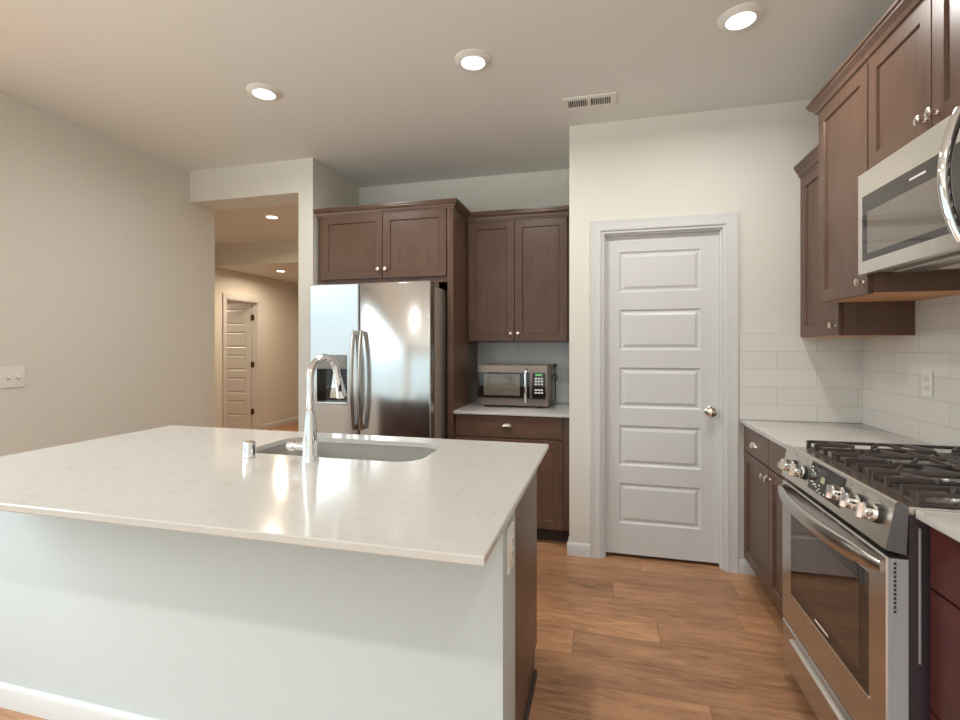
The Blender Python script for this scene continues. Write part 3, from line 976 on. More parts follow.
# sink
sk = thing('kitchen_sink', 'undermount stainless steel sink set in the island countertop', 'sink', ((SX0 + SX1) / 2, (SY0 + SY1) / 2, zt - 0.23))
def ring_off(o, z, r=None):
    return rrect(SX0 - o, SX1 + o, SY0 - o, SY1 + o, max(0.02, (r if r is not None else SR) + o), z)
b = MB()
z_r = zt - 0.001
b.loops([ring_off(0.020, z_r), ring_off(0.002, z_r), ring_off(0.002, z_r - 0.01), ring_off(-0.002, z_r - 0.18),
         ring_off(-0.010, z_r - 0.205), ring_off(-0.030, z_r - 0.215), ring_off(-0.08, z_r - 0.218, 0.09),
         ring_off(-0.13, z_r - 0.220, 0.14)], close_first=False, close_last=True)
b.loops([ring_off(0.020, z_r), ring_off(0.020, z_r - 0.0015), ring_off(0.0045, z_r - 0.002), ring_off(0.001, z_r - 0.18), ring_off(-0.008, z_r - 0.208),
         ring_off(-0.03, z_r - 0.219), ring_off(-0.13, z_r - 0.223, 0.14)], close_first=False, close_last=True)
obj('basin', b, 'sink', sk)
b = MB(); b.lathe([(0, 0.004), (0.03, 0.004), (0.042, 0.006), (0.045, 0.003), (0.045, 0.0), (0, 0.0)], center=(-1.03, 1.81, z_r - 0.2195), seg=28)
obj('drain', b, 'chrome', sk)

# faucet
FX, FY = -1.034, 1.553
fc = thing('kitchen_faucet', 'tall chrome gooseneck pull-down faucet on the island', 'faucet', (FX, FY, ZI))
b = MB()
b.lathe([(0, 0.0), (0.031, 0.0), (0.032, 0.004), (0.030, 0.012), (0.0275, 0.03), (0.0255, 0.07), (0.0225, 0.12), (0.0175, 0.165), (0.0150, 0.185),
         (0.0152, 0.187), (0, 0.188)], center=(FX, FY, ZI), seg=32)
obj('faucet_body', b, 'chrome', fc)
pts = [(FX, FY, ZI + 0.185), (FX, FY, ZI + 0.285)]
rc = 0.080
zc = ZI + 0.298
dirx, diry = 0.10, 0.995
for i in range(0, 17):
    a = PI - (PI - 0.20) * i / 16
    k = rc + rc * math.cos(a)
    pts.append((FX + dirx * k, FY + diry * k, zc + rc * math.sin(a)))
end = Vector(pts[-1]); dirv = (end - Vector(pts[-2])).normalized()
pts.append(tuple(end + dirv * 0.012))
b = MB(); b.tube(pts, 0.0138, seg=20, up=(1, 0, 0))
obj('spout', b, 'chrome', fc)
e0 = Vector(pts[-1])
hp_ = [e0 + dirv * k for k in (0.0, 0.004, 0.02, 0.055, 0.078, 0.086, 0.089)]
b = MB(); b.tube([tuple(p) for p in hp_], [0.0145, 0.0160, 0.0165, 0.0185, 0.0215, 0.0215, 0.018], seg=24, up=(1, 0, 0))
sh = obj('spray_head', b, 'chrome', fc)
bp_ = e0 + dirv * 0.05
b = MB(); b.tube([tuple(bp_ + Vector((0.0078, -0.0125, 0.014)) + dirv * -0.002), tuple(bp_ + Vector((0.0084, -0.0135, -0.012)))], 0.0065, seg=12, up=(0, 1, 0))
obj('spray_button', b, 'black', sh, label='dark spray button')
b = MB()
b.tube([(FX - 0.018, FY, ZI + 0.058), (FX - 0.052, FY - 0.002, ZI + 0.058)], 0.0165, seg=20)
b.tube([(FX - 0.052, FY - 0.002, ZI + 0.058), (FX - 0.060, FY - 0.002, ZI + 0.058)], 0.0135, seg=20)
hd = obj('handle_hub', b, 'chrome', fc)
b = MB()
b.tube([(FX - 0.060, FY - 0.002, ZI + 0.058), (FX - 0.063, FY - 0.002, ZI + 0.058), (FX - 0.082, FY - 0.003, ZI + 0.059), (FX - 0.088, FY - 0.003, ZI + 0.059)],
       [0.0165, 0.0195, 0.0195, 0.015], seg=20)
obj('lever', b, 'chrome', hd)

ag = thing('air_gap_cap', 'short chrome air gap cap beside the island sink', 'air gap', (-1.293, 1.551, ZI))
b = MB()
b.lathe([(0, 0), (0.025, 0), (0.025, 0.004), (0.0225, 0.006), (0.0225, 0.058), (0.021, 0.063), (0.0, 0.064)], center=(-1.293, 1.551, ZI), seg=32)
obj('cap', b, 'chrome', ag)
b = MB(); b.box(-1.293 + 0.0195, -1.293 + 0.0235, 1.548, 1.554, ZI + 0.012, ZI + 0.05)
obj('slot', b, 'slot', ag)


# wall plates ---------------------------------------------------------------
def outlet(name, label, axis, plane, s, c, z, w=0.072, h=0.117):
    """duplex outlet; axis 'x' = on a wall facing along x at x=plane, sticking out by s"""
    loc = (plane, c, z)
    t = thing(name, label, 'outlet', loc)
    def bx(mb, u0, u1, z0, z1, d0, d1, bev=0.0):
        mb.box(plane + s * d0, plane + s * d1, u0, u1, z0, z1, bev)
    b = MB(); bx(b, c - w / 2, c + w / 2, z - h / 2, z + h / 2, 0.0005, 0.0075, 0.003)
    obj('cover_plate', b, 'white_plastic', t)
    for dz in (-0.0195, 0.0195):
        b = MB(); bx(b, c - 0.0165, c + 0.0165, z + dz - 0.014, z + dz + 0.014, 0.0075, 0.0100, 0.003)
        r = obj('receptacle', b, 'white_plastic', t)
        b = MB()
        bx(b, c - 0.0075, c - 0.0050, z + dz - 0.002, z + dz + 0.008, 0.0100, 0.0103)
        bx(b, c + 0.0050, c + 0.0075, z + dz - 0.002, z + dz + 0.007, 0.0100, 0.0103)
        bx(b, c - 0.002, c + 0.002, z + dz - 0.010, z + dz - 0.006, 0.0100, 0.0103)
        obj('slots', b, 'slot', r)
    return t


outlet('wall_outlet', 'white outlet on the end of the island half wall', 'x', WX1, 1, 1.402, 0.744, w=0.078, h=0.125)
outlet('wall_outlet', 'white outlet in the tiled wall behind the range', 'x', XR - 0.009, -1, 2.580, 1.170)

t = thing('switch_plate', 'white light switch plate with toggles on the left wall', 'light switch', (XL, 1.972, 1.162))
b = MB(); b.box(XL + 0.0005, XL + 0.0075, 1.891, 2.053, 1.102, 1.222, 0.003)
obj('cover_plate', b, 'white_plastic', t)
for y in (1.926, 1.972, 2.018):
    b = MB(); b.prism([(XL + 0.0075, 1.151), (XL + 0.0075, 1.173), (XL + 0.010, 1.172), (XL + 0.019, 1.158), (XL + 0.017, 1.152), (XL + 0.010, 1.151)], 'y', y - 0.005, y + 0.005)
    obj('toggle', b, 'white_plastic', t)
    b = MB(); b.box(XL + 0.0075, XL + 0.0078, y - 0.0075, y + 0.0075, 1.147, 1.152)
    obj('toggle_slot', b, 'slot', t)


# ================================================================== NOOK: FRIDGE WALL
ZF0, ZF1 = 1.788, 2.304
FYF = 3.230                       # front of the doors of the cabinet over the fridge
fx0, fx1 = -2.093, -1.066
fcb = thing('fridge_cabinet', 'dark wooden two door cabinet above the refrigerator', 'cabinet', ((fx0 + fx1) / 2, (FYF + YB) / 2, ZF0))
b = MB(); b.box(fx0, fx1, FYF + 0.021, YB - 0.002, ZF0, ZF1 + 0.012, 0.001)
obj('cabinet_body', b, 'wood', fcb)
fm = -1.556
for a, c, kx in ((fx0 + 0.038, fm - 0.002, fm - 0.028), (fm + 0.002, fx1 - 0.006, fm + 0.028)):
    d = obj('door', shaker(a, c, ZF0 + 0.040, ZF1 - 0.006, map_y(FYF), rail=0.055), 'wood', fcb)
    fitting('knob_y', 'knob', (kx, FYF, 1.893), d)
obj('crown_moulding', crown([(fx0 + 0.001, YH + 0.05), (fx0 + 0.001, FYF + 0.005), (-1.020, FYF + 0.005), (-1.020, 3.5865)], ZF1 - 0.004, -1, k=0.8, kz=0.80, drop_first=True, kx0=0.42), 'wood_h', fcb, angle=20)

ep = MB(); ep.box(-1.064, -1.021, FYF + 0.006, YB - 0.002, 0.0, ZF1 + 0.010, 0.002)
obj('end_panel', ep, 'wood', fcb, label='tall dark wooden end panel')

# refrigerator
RX0, RX1 = -2.003, -1.102
RY = 3.0
rf = thing('refrigerator', 'stainless steel side by side refrigerator with ice and water dispenser', 'refrigerator', ((RX0 + RX1) / 2, 3.38, 0))
b = MB(); b.box(RX0 + 0.012, RX1 - 0.012, RY + 0.085, 3.74, 0.03, 1.742, 0.006)
obj('fridge_body', b, 'steel_side', rf)
b = MB(); b.box(RX0 + 0.02, RX1 - 0.02, RY + 0.05, RY + 0.084, 0.0, 0.085, 0.004)
obj('kick_grille', b, 'black', rf)
for x in (RX0 + 0.06, RX1 - 0.06):
    for y in (RY + 0.22, 3.66):
        b = MB(); b.lathe([(0, 0), (0.022, 0), (0.018, 0.012), (0.012, 0.014), (0.012, 0.03), (0, 0.03)], center=(x, y, 0), seg=16)
        obj('foot', b, 'black', rf)
for x in (RX0 + 0.045, RX1 - 0.045):
    b = MB(); b.box(x - 0.035, x + 0.035, RY + 0.03, RY + 0.20, 1.7425, 1.772, 0.006)
    obj('hinge_cover', b, 'grey_plastic', rf)
gx = -1.619
# left door is built round the dispenser recess
DX_0, DX_1, DZ_0, DZ_1 = -1.944, -1.708, 0.935, 1.275
b = MB()
LD0, LD1 = RX0, gx - 0.003
rings = []
for ins, d in ((0, -0.078), (0, -0.008), (0.0025, -0.003), (0.008, 0)):
    rings.append(rect(LD0 + ins, LD1 - ins, 0.088 + ins, 1.766 - ins, d, map_y(RY)))
b.loops(rings, close_first=True, close_last=False)
bm = b.bm
def fquad(u0, u1, v0, v1):
    bm.faces.new([bm.verts.new(p) for p in rect(u0, u1, v0, v1, 0, map_y(RY))])
o0, o1, p0, p1 = LD0 + 0.008, LD1 - 0.008, 0.096, 1.758
for ua, ub in ((o0, DX_0), (DX_0, DX_1), (DX_1, o1)):
    for va, vb in ((p0, DZ_0), (DZ_0, DZ_1), (DZ_1, p1)):
        if not (ua == DX_0 and va == DZ_0):
            fquad(ua, ub, va, vb)
b.loops([rect(DX_0, DX_1, DZ_0, DZ_1, 0, map_y(RY)), rect(DX_0, DX_1, DZ_0, DZ_1, -0.065, map_y(RY))], close_first=False, close_last=True)
ld = obj('left_door', b, 'steel_door', rf)
b = MB(); b.loops([rect(gx + 0.003, RX1, 0.088, 1.766, -0.078, map_y(RY))] +
                  [rect(gx + 0.003 + i_, RX1 - i_, 0.088 + i_, 1.766 - i_, d_, map_y(RY)) for i_, d_ in ((0, -0.008), (0.0025, -0.003), (0.008, 0))])
rd = obj('right_door', b, 'steel_door', rf)
b = MB(); b.box(RX0 + 0.012, gx - 0.012, RY + 0.0785, RY + 0.0845, 0.10, 1.75); b.box(gx + 0.012, RX1 - 0.012, RY + 0.0785, RY + 0.0845, 0.10, 1.75)
obj('door_gasket', b, 'black', rf)
# dispenser pieces
ds = MB(); ds.box(DX_0 + 0.001, DX_1 - 0.001, RY - 0.002, RY + 0.03, 1.178, DZ_1 - 0.001, 0.003)
dp = obj('dispenser_panel', ds, 'grey_plastic', rf, label='grey dispenser control panel')
b = MB(); b.box(DX_0 + 0.02, DX_1 - 0.02, RY - 0.003, RY - 0.0018, 1.215, 1.255)
obj('dispenser_display', b, 'grey_plastic', dp)
b = MB(); b.box(DX_0 + 0.001, DX_1 - 0.001, RY + 0.0605, RY + 0.0635, DZ_0 + 0.001, 1.177)
obj('recess_back', b, 'black_glass', ld)
b = MB()
b.prism([(DX_0 + 0.105, 1.165), (DX_0 + 0.155, 1.165), (DX_0 + 0.190, 0.972), (DX_0 + 0.075, 0.972)], 'y', RY + 0.045, RY + 0.060)
obj('dispenser_paddle', b, 'chrome', ld)
b = MB(); b.box(DX_0 - 0.002, DX_1 + 0.002, RY - 0.006, RY + 0.06, DZ_0 - 0.004, DZ_0 + 0.012, 0.004)
obj('drip_tray', b, 'steel', ld)
for par, x in ((ld, -1.648), (rd, -1.590)):
    pp = []
    for i in range(21):
        s_ = i / 20
        z = 0.770 + (1.440 - 0.770) * s_
        pp.append((x, RY - 0.018 - 0.034 * math.sin(PI * s_) ** 0.8, z))
    b = MB(); b.tube(pp, 0.013, seg=14, up=(0, 1, 0), flat=(0.95, 1.25))
    for z in (0.785, 1.425):
        b.box(x - 0.011, x + 0.011, RY - 0.030, RY - 0.0002, z - 0.015, z + 0.015, 0.004)
    obj('handle', b, 'steel', par, label='bowed steel handle')

# upper cabinet over the counter nook
ux0, ux1 = -1.019, -0.218
UY = 3.582
UZ0, UZ1 = 1.367, 2.284
uc = thing('upper_cabinet', 'dark wooden two door wall cabinet above the countertop microwave', 'cabinet', ((ux0 + ux1) / 2, 3.75, UZ0))
b = MB(); b.box(ux0, ux1, UY + 0.021, YB - 0.002, UZ0, UZ1 + 0.030, 0.001)
obj('cabinet_body', b, 'wood', uc)
um = -0.650
for a, c, kx in ((-1.008, um - 0.002, um - 0.028), (um + 0.002, -0.262, um + 0.028)):
    d = obj('door', shaker(a, c, UZ0 + 0.006, UZ1 - 0.006, map_y(UY), rail=0.055), 'wood', uc)
    fitting('knob_y', 'knob', (kx, UY, 1.428), d)
obj('crown_moulding', crown([(-1.0195 , UY + 0.005), (ux1, UY + 0.005)], UZ1 - 0.003, -1, k=0.8, kz=1.0), 'wood_h', uc, angle=20)

# base cabinet of the nook
BY = 3.264
bx0, bx1 = -1.018, -0.219
ZN = 0.885
bc = thing('base_cabinet', 'dark wooden base cabinet with one wide drawer under the countertop microwave', 'cabinet', ((bx0 + bx1) / 2, 3.6, 0))
b = MB(); b.box(bx0, bx1, BY + 0.021, YB - 0.002, 0.10, ZN - 0.0215, 0.001)
obj('cabinet_body', b, 'wood', bc)
b = MB(); b.box(bx0, bx1, BY + 0.085, BY + 0.10, 0.0, 0.10)
obj('toe_kick', b, 'wood_dark', bc)
dr = obj('drawer', slab(bx0 + 0.004, -0.270, 0.708, ZN - 0.026, map_y(BY)), 'wood_h', bc)
fitting('cup_y', 'cup_pull', (-0.645, BY, 0.795), dr)
for a, c, kx in ((bx0 + 0.004, -0.646, -0.675), (-0.642, -0.270, -0.613)):
    d = obj('door', shaker(a, c, 0.106, 0.701, map_y(BY), rail=0.055), 'wood', bc)
    fitting('knob_y', 'knob', (kx, BY, 0.64), d)
b = MB(); b.box(bx0 - 0.002, bx1 + 0.001, 3.236, YB - 0.010, ZN - 0.021, ZN, 0.003)
tag(obj('nook_countertop', b, 'quartz', origin=(-0.62, 3.57, ZN)), 'short white countertop under the microwave between refrigerator panel and pantry wall', 'countertop')
b = MB(); b.box(bx0, bx1 + 0.001, YB - 0.009, YB - 0.0005, ZN + 0.0005, UZ0 - 0.0005)
tag(obj('backsplash_tile', b, 'tile_n_shade'), 'subway tile backsplash tinted with bluish shade behind the countertop microwave', 'backsplash')

# countertop microwave
mx0, mx1, my0, my1, mz0, mz1 = -0.916, -0.396, 3.50, 3.86, 0.898, 1.192
mw = thing('countertop_microwave', 'stainless and black countertop microwave on the nook counter', 'microwave', ((mx0 + mx1) / 2, 3.68, ZN))
b = MB(); b.box(mx0 + 0.002, mx1 - 0.002, my0 + 0.016, my1, mz0, mz1, 0.005)
obj('microwave_body', b, 'steel_side', mw)
for x in (mx0 + 0.05, mx1 - 0.05):
    for y in (my0 + 0.05, my1 - 0.05):
        b = MB(); b.lathe([(0, 0), (0.012, 0), (0.014, 0.0135), (0, 0.0135)], center=(x, y, ZN), seg=16)
        obj('foot', b, 'black', mw)
cx_ = mx0 + 0.395
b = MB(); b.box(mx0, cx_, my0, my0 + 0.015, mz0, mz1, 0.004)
md = obj('microwave_door', b, 'steel_brown_reflection', mw)
b = MB(); b.box(mx0 + 0.006, cx_ - 0.003, my0 - 0.002, my0 + 0.002, mz0 + 0.055, mz1 - 0.050, 0.001)
mg = obj('door_glass', b, 'black_glass', md, label='black door glass')
b = MB(); b.box(mx0 + 0.050, cx_ - 0.075, my0 - 0.0032, my0 - 0.002, mz0 + 0.075, mz1 - 0.062)
obj('inner_window', b, 'mw_inner', md)
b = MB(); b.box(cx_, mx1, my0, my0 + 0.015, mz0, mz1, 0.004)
obj('control_panel', b, 'steel_brown_reflection', mw)
b = MB(); b.box(cx_ + 0.016, mx1 - 0.012, my0 - 0.002, my0 + 0.002, mz0 + 0.052, mz1 - 0.050, 0.001)
kp = obj('keypad', b, 'black_glass', mw, label='black keypad')
b = MB(); b.box(cx_ + 0.040, cx_ + 0.086, my0 - 0.003, my0 - 0.0021, mz1 - 0.072, mz1 - 0.058)
obj('clock_display', b, 'green_led', kp, label='green clock display')
for r_ in range(6):
    for c_ in range(3):
        if r_ == 3:
            continue
        b = MB()
        x = cx_ + 0.034 + c_ * 0.0215; z = mz1 - 0.098 - r_ * 0.0205
        b.box(x, x + 0.0165, my0 - 0.003, my0 - 0.0021, z, z + 0.012, 0.0003, 1)
        obj('key', b, 'mark', kp)
b = MB()
x = cx_ - 0.030
b.tube([(x, my0 - 0.002, mz0 + 0.030), (x, my0 - 0.018, mz0 + 0.040), (x, my0 - 0.030, mz0 + 0.09), (x, my0 - 0.034, (mz0 + mz1) / 2),
        (x, my0 - 0.030, mz1 - 0.09), (x, my0 - 0.018, mz1 - 0.035), (x, my0 - 0.002, mz1 - 0.025)], 0.011, seg=14, up=(0, 1, 0))
obj('handle', b, 'chrome', md, label='bowed chrome handle')
# its cord hangs down the tile at the right
b = MB()
cp = []
for i in range(28):
    s_ = i / 27
    a = 2 * PI * s_
    cp.append((-0.380 + 0.020 * math.cos(a + PI / 2), YB - 0.016, 1.085 + 0.022 * math.sin(a + PI / 2)))
b.tube([(-0.380, YB - 0.016, 1.17)] + cp + [(-0.378, YB - 0.016, 1.05), (-0.372, YB - 0.017, 0.96), (-0.38, YB - 0.022, 0.90), (-0.44, YB - 0.03, 0.892)], 0.0035, seg=8)
b.box(-0.393, -0.367, YB - 0.030, YB - 0.0095, 1.165, 1.195, 0.004)
obj('power_cord', b, 'black', mw, label='black power cord')


# ================================================================== RIGHT WALL
ZR = 0.905
g = 0.0005
b = MB(); b.box(0.771, XR - 0.0095, YD - 0.009, YD - 0.0005, ZR + g, 1.4085)
tag(obj('backsplash_tile', b, 'tile_d'), 'greige subway tile backsplash on the wall right of the pantry door', 'backsplash')
b = MB(); b.box(XR - 0.009, XR - 0.0005, -0.40, YD - 0.0005, 0.88, 1.62)
tag(obj('backsplash_tile', b, 'tile_r'), 'greige subway tile backsplash on the long wall behind the range', 'backsplash')

CF = 0.786        # base cabinet door face
def base_cab(name, label, ya, yb, mat_h, mat_v, rise):
    t = thing(name, label, 'cabinet', ((CF + XR) / 2, (ya + yb) / 2, 0))
    b = MB(); b.box(CF + 0.021, XR - 0.0105, ya, yb, 0.10, ZR - 0.0215 + rise, 0.001)
    obj('cabinet_body', b, mat_v, t)
    b = MB(); b.box(CF + 0.075, CF + 0.09, ya, yb, 0.0, 0.10)
    obj('toe_kick', b, 'wood_dark', t)
    return t


RY0, RY1 = 1.465, 2.225      # range along y
c1 = base_cab('base_cabinet', 'dark wooden two door two drawer base cabinet between pantry wall and range', RY1 + 0.006, YD - 0.003, 'wood_h', 'wood', 0)
b = MB(); b.box(CF + 0.010, CF + 0.021, 3.112, YD - 0.003, 0.10, ZR - 0.0215)
obj('filler_strip', b, 'wood', c1)
ms = 2.676
for a, c, ky, sg in ((ms + 0.002, 3.112, ms + 0.030, 1), (RY1 + 0.012, ms - 0.002, ms - 0.030, -1)):
    dr = obj('drawer', slab(a, c, 0.735, ZR - 0.026, map_x(CF)), 'wood_h', c1)
    fitting('cup_x', 'cup_pull', (CF, (a + c) / 2, 0.803), dr)
    d = obj('door', shaker(a, c, 0.112, 0.729, map_x(CF), rail=0.055), 'wood', c1)
    fitting('knob_x', 'knob', (CF, ky, 0.684), d)
c2 = base_cab('base_cabinet', 'dark cherry red drawer base cabinet at the near side of the range', 0.95, RY0 - 0.010, 'wood_red', 'wood_red', 0.016)
for z0_, z1_ in ((0.735, ZR - 0.010), (0.430, 0.729), (0.112, 0.424)):
    dr = obj('drawer', slab(0.954, RY0 - 0.014, z0_, z1_, map_x(CF)), 'wood_red', c2)
    fitting('cup_x', 'cup_pull', (CF, 1.205, (z0_ + z1_) / 2 + 0.02), dr)
b = MB(); b.box(0.771, XR - 0.0095, RY1 + 0.003, YD - 0.0095, ZR - 0.021, ZR, 0.003)
tag(obj('range_countertop', b, 'quartz', origin=(1.08, 2.69, ZR)), 'white quartz countertop in the corner left of the range', 'countertop')
b = MB(); b.box(0.762, XR - 0.0095, 0.945, RY0 - 0.004, ZR - 0.005, ZR + 0.017, 0.003)
tag(obj('range_countertop', b, 'quartz', origin=(1.08, 1.2, ZR + 0.017)), 'white quartz countertop at the near side of the range', 'countertop')

# ------------------------------------------------------------------ range
rg = thing('gas_range', 'stainless steel slide-in gas range with five burners', 'range', (1.06, (RY0 + RY1) / 2, 0))
b = MB(); b.box(0.752, XR - 0.012, RY0 + 0.003, RY1 - 0.003, 0.045, 0.905, 0.003)
obj('range_body', b, 'range_side', rg, label='dark range body')
b = MB(); b.box(0.775, 0.79, RY0 + 0.01, RY1 - 0.01, 0.0, 0.045)
obj('plinth', b, 'black', rg)
for y in (RY0 + 0.05, RY1 - 0.05):
    b = MB(); b.lathe([(0, 0), (0.022, 0), (0.018, 0.012), (0.012, 0.014), (0.012, 0.045), (0, 0.045)], center=(1.32, y, 0), seg=16)
    obj('foot', b, 'black', rg)
b = MB(); b.tube([(0.774, RY0 + 0.0005, 0.531), (0.774, RY0 + 0.0005, 0.873)], 0.0030, seg=10)
obj('side_rod', b, 'grey_plastic', rg, label='pale rod down the dark range side')
# cooktop
b = MB(); b.box(0.745, XR - 0.012, RY0, RY1, 0.9052, 0.9265, 0.004)
ct = obj('cooktop', b, 'steel', rg)
# sloped control panel
CPp = [(0.7005, 0.812), (0.745, 0.803), (0.750, 0.9265), (0.728, 0.936), (0.7225, 0.934)]
cpb = MB(); cpb.prism(CPp, 'y', RY0 + 0.003, RY1 - 0.003)
cpn = obj('control_panel', cpb, 'steel_light', rg, angle=20)
for ya_, yb_ in ((RY0, RY0 + 0.003), (RY1 - 0.003, RY1)):
    b = MB(); b.prism(CPp, 'y', ya_, yb_)
    obj('end_cap', b, 'end_dark_reflection', cpn, label='panel end coloured with a dark reflection', angle=20)
p0 = Vector((0.7005, 0, 0.812)); p1 = Vector((0.7225, 0, 0.934))
up_v = (p1 - p0).normalized(); nrm = Vector((-up_v.z, 0, up_v.x))
def on_panel(y, t_, d):
    q = p0 + up_v * t_ + nrm * d
    return (q.x, y, q.z)
def panel_quad(mb, ya, yb, ta, tb, d0, d1):
    mb.loops([[on_panel(ya, ta, d0), on_panel(yb, ta, d0), on_panel(yb, tb, d0), on_panel(ya, tb, d0)],
              [on_panel(ya, ta, d1), on_panel(yb, ta, d1), on_panel(yb, tb, d1), on_panel(ya, tb, d1)]])
b = MB(); panel_quad(b, 1.725, 1.968, 0.022, 0.117, -0.001, 0.002)
dsp = obj('touch_display', b, 'black_glass', rg, label='black touch display')
b = MB(); panel_quad(b, 1.850, 1.878, 0.062, 0.082, 0.0021, 0.0026)
obj('readout', b, 'dull_led', dsp)
for (y, t_) in ((1.955, 0.098), (1.945, 0.085), (1.934, 0.082), (1.925, 0.080), (1.948, 0.048), (1.935, 0.050), (1.925, 0.042), (1.915, 0.046), (1.905, 0.040),
               (1.882, 0.050), (1.880, 0.038), (1.868, 0.028), (1.890, 0.030), (1.825, 0.062), (1.808, 0.062), (1.790, 0.062), (1.838, 0.030), (1.822, 0.042)):
    b = MB(); panel_quad(b, y - 0.005, y + 0.005, t_ - 0.0022, t_ + 0.0022, 0.0021, 0.0026)
    obj('printed_mark', b, 'mark', dsp)
for y in (2.115, 2.010, 1.690, 1.615, 1.530):
    b = MB(); b.tube([on_panel(y, 0.108, 0.0001), on_panel(y, 0.108, 0.0006)], 0.0045, seg=16, up=(0, 1, 0))
    obj('burner_mark', b, 'grey_plastic', cpn)
for y, t_ in ((2.108, 0.060), (2.012, 0.062), (1.712, 0.070), (1.622, 0.072), (1.528, 0.074)):
    c0 = Vector(on_panel(y, t_, 0.0002))
    b = MB(); b.tube([tuple(c0), tuple(c0 + nrm * 0.010)], [0.026, 0.025], seg=28, up=(0, 1, 0))
    kn = obj('control_knob', b, 'black', rg, label='stainless burner knob on a black collar')
    b = MB(); b.tube([tuple(c0 + nrm * k) for k in (0.0102, 0.012, 0.030, 0.038, 0.040)], [0.0225, 0.0235, 0.0222, 0.0215, 0.0195], seg=28, up=(0, 1, 0))
    kc = obj('knob_cap', b, 'chrome', kn)
    b = MB(); b.loops([[tuple(c0 + nrm * 0.0402 + up_v * a + Vector((0, c, 0))) for a, c in ((-0.02, -0.006), (0.02, -0.006), (0.02, 0.006), (-0.02, 0.006))],
                       [tuple(c0 + nrm * 0.050 + up_v * a + Vector((0, c, 0))) for a, c in ((-0.0195, -0.004), (0.0195, -0.004), (0.0195, 0.004), (-0.0195, 0.004))]])
    obj('grip', b, 'chrome', kn)
# oven door
OF = 0.703
b = MB()
b.loops([rect(RY0 + 0.002, RY1 - 0.002, 0.240, 0.792, -0.048, map_x(OF)), rect(RY0 + 0.002, RY1 - 0.002, 0.240, 0.792, -0.004, map_x(OF)),
         rect(RY0 + 0.006, RY1 - 0.006, 0.244, 0.788, 0, map_x(OF))])
od = obj('oven_door', b, 'steel', rg)
b = MB()
for i in range(6):
    a = RY0 + 0.06 + i * 0.112
    b.box(OF - 0.0004, OF + 0.004, a, a + 0.085, 0.7805, 0.7845)
obj('vent_slots', b, 'slot', od)
b = MB(); b.box(OF + 0.003, OF + 0.047, RY0 + 0.0012, RY0 + 0.0019, 0.242, 0.790)  # thin sheet added to carry the pale reflection on the door side
obj('door_edge_sheen', b, 'door_edge_sheen', od, label='steel door edge coloured with a pale reflection')
b = MB()
for i in range(12):
    z = 0.782 - i * 0.0112
    b.box(OF + 0.015, OF + 0.021, RY0 + 0.0008, RY0 + 0.0020, z - 0.0075, z)
obj('side_vents', b, 'slot', od)
wy0, wy1, wz0, wz1 = 1.556, 2.124, 0.375, 0.712
b = MB(); b.box(OF - 0.0015, OF + 0.004, wy0, wy1, wz0, wz1, 0.0008, 1)
ow = obj('oven_window', b, 'oven_glass', od, label='dark oven window')
b = MB(); b.box(OF - 0.0022, OF - 0.0015, wy0 + 0.045, wy1 - 0.045, wz0 + 0.045, wz1 - 0.035)
obj('inner_pane', b, 'oven_inner', od)
b = MB()
b.box(OF - 0.0028, OF + 0.001, wy0 - 0.005, wy1 + 0.005, wz0 - 0.005, wz0, 0.0008, 1)
obj('window_trim', b, 'steel_light', od)
b = MB(); b.box(OF - 0.0026, OF - 0.0015, 1.80, 1.90, wz0 + 0.018, wz0 + 0.024)
obj('maker_badge', b, 'mark', od)
pp = []
for i in range(29):
    s_ = i / 28
    y = RY0 + 0.012 + (RY1 - RY0 - 0.024) * s_
    pp.append((OF - 0.006 - 0.050 * math.sin(PI * s_) ** 0.7, y, 0.762))
hr = [0.60 + 0.40 * min(1.0, min(i, 28 - i) / 4) for i in range(29)]
b = MB(); b.tube(pp, hr, seg=20, flat=(0.013, 0.026))
obj('oven_handle', b, 'steel', od, label='bowed steel oven handle')
# warming drawer
b = MB()
b.loops([rect(RY0 + 0.002, RY1 - 0.002, 0.060, 0.232, -0.048, map_x(OF)), rect(RY0 + 0.002, RY1 - 0.002, 0.060, 0.232, -0.006, map_x(OF)),
         rect(RY0 + 0.008, RY1 - 0.008, 0.068, 0.226, 0, map_x(OF))])
wd = obj('warming_drawer', b, 'steel', rg)
b = MB()
b.prism([(OF + 0.0, 0.186), (OF - 0.008, 0.188), (OF - 0.013, 0.196), (OF - 0.014, 0.204), (OF - 0.010, 0.207), (OF + 0.0, 0.208)], 'y', RY0 + 0.12, RY1 - 0.12)
obj('drawer_pull', b, 'steel_light', wd, label='pale steel drawer pull')
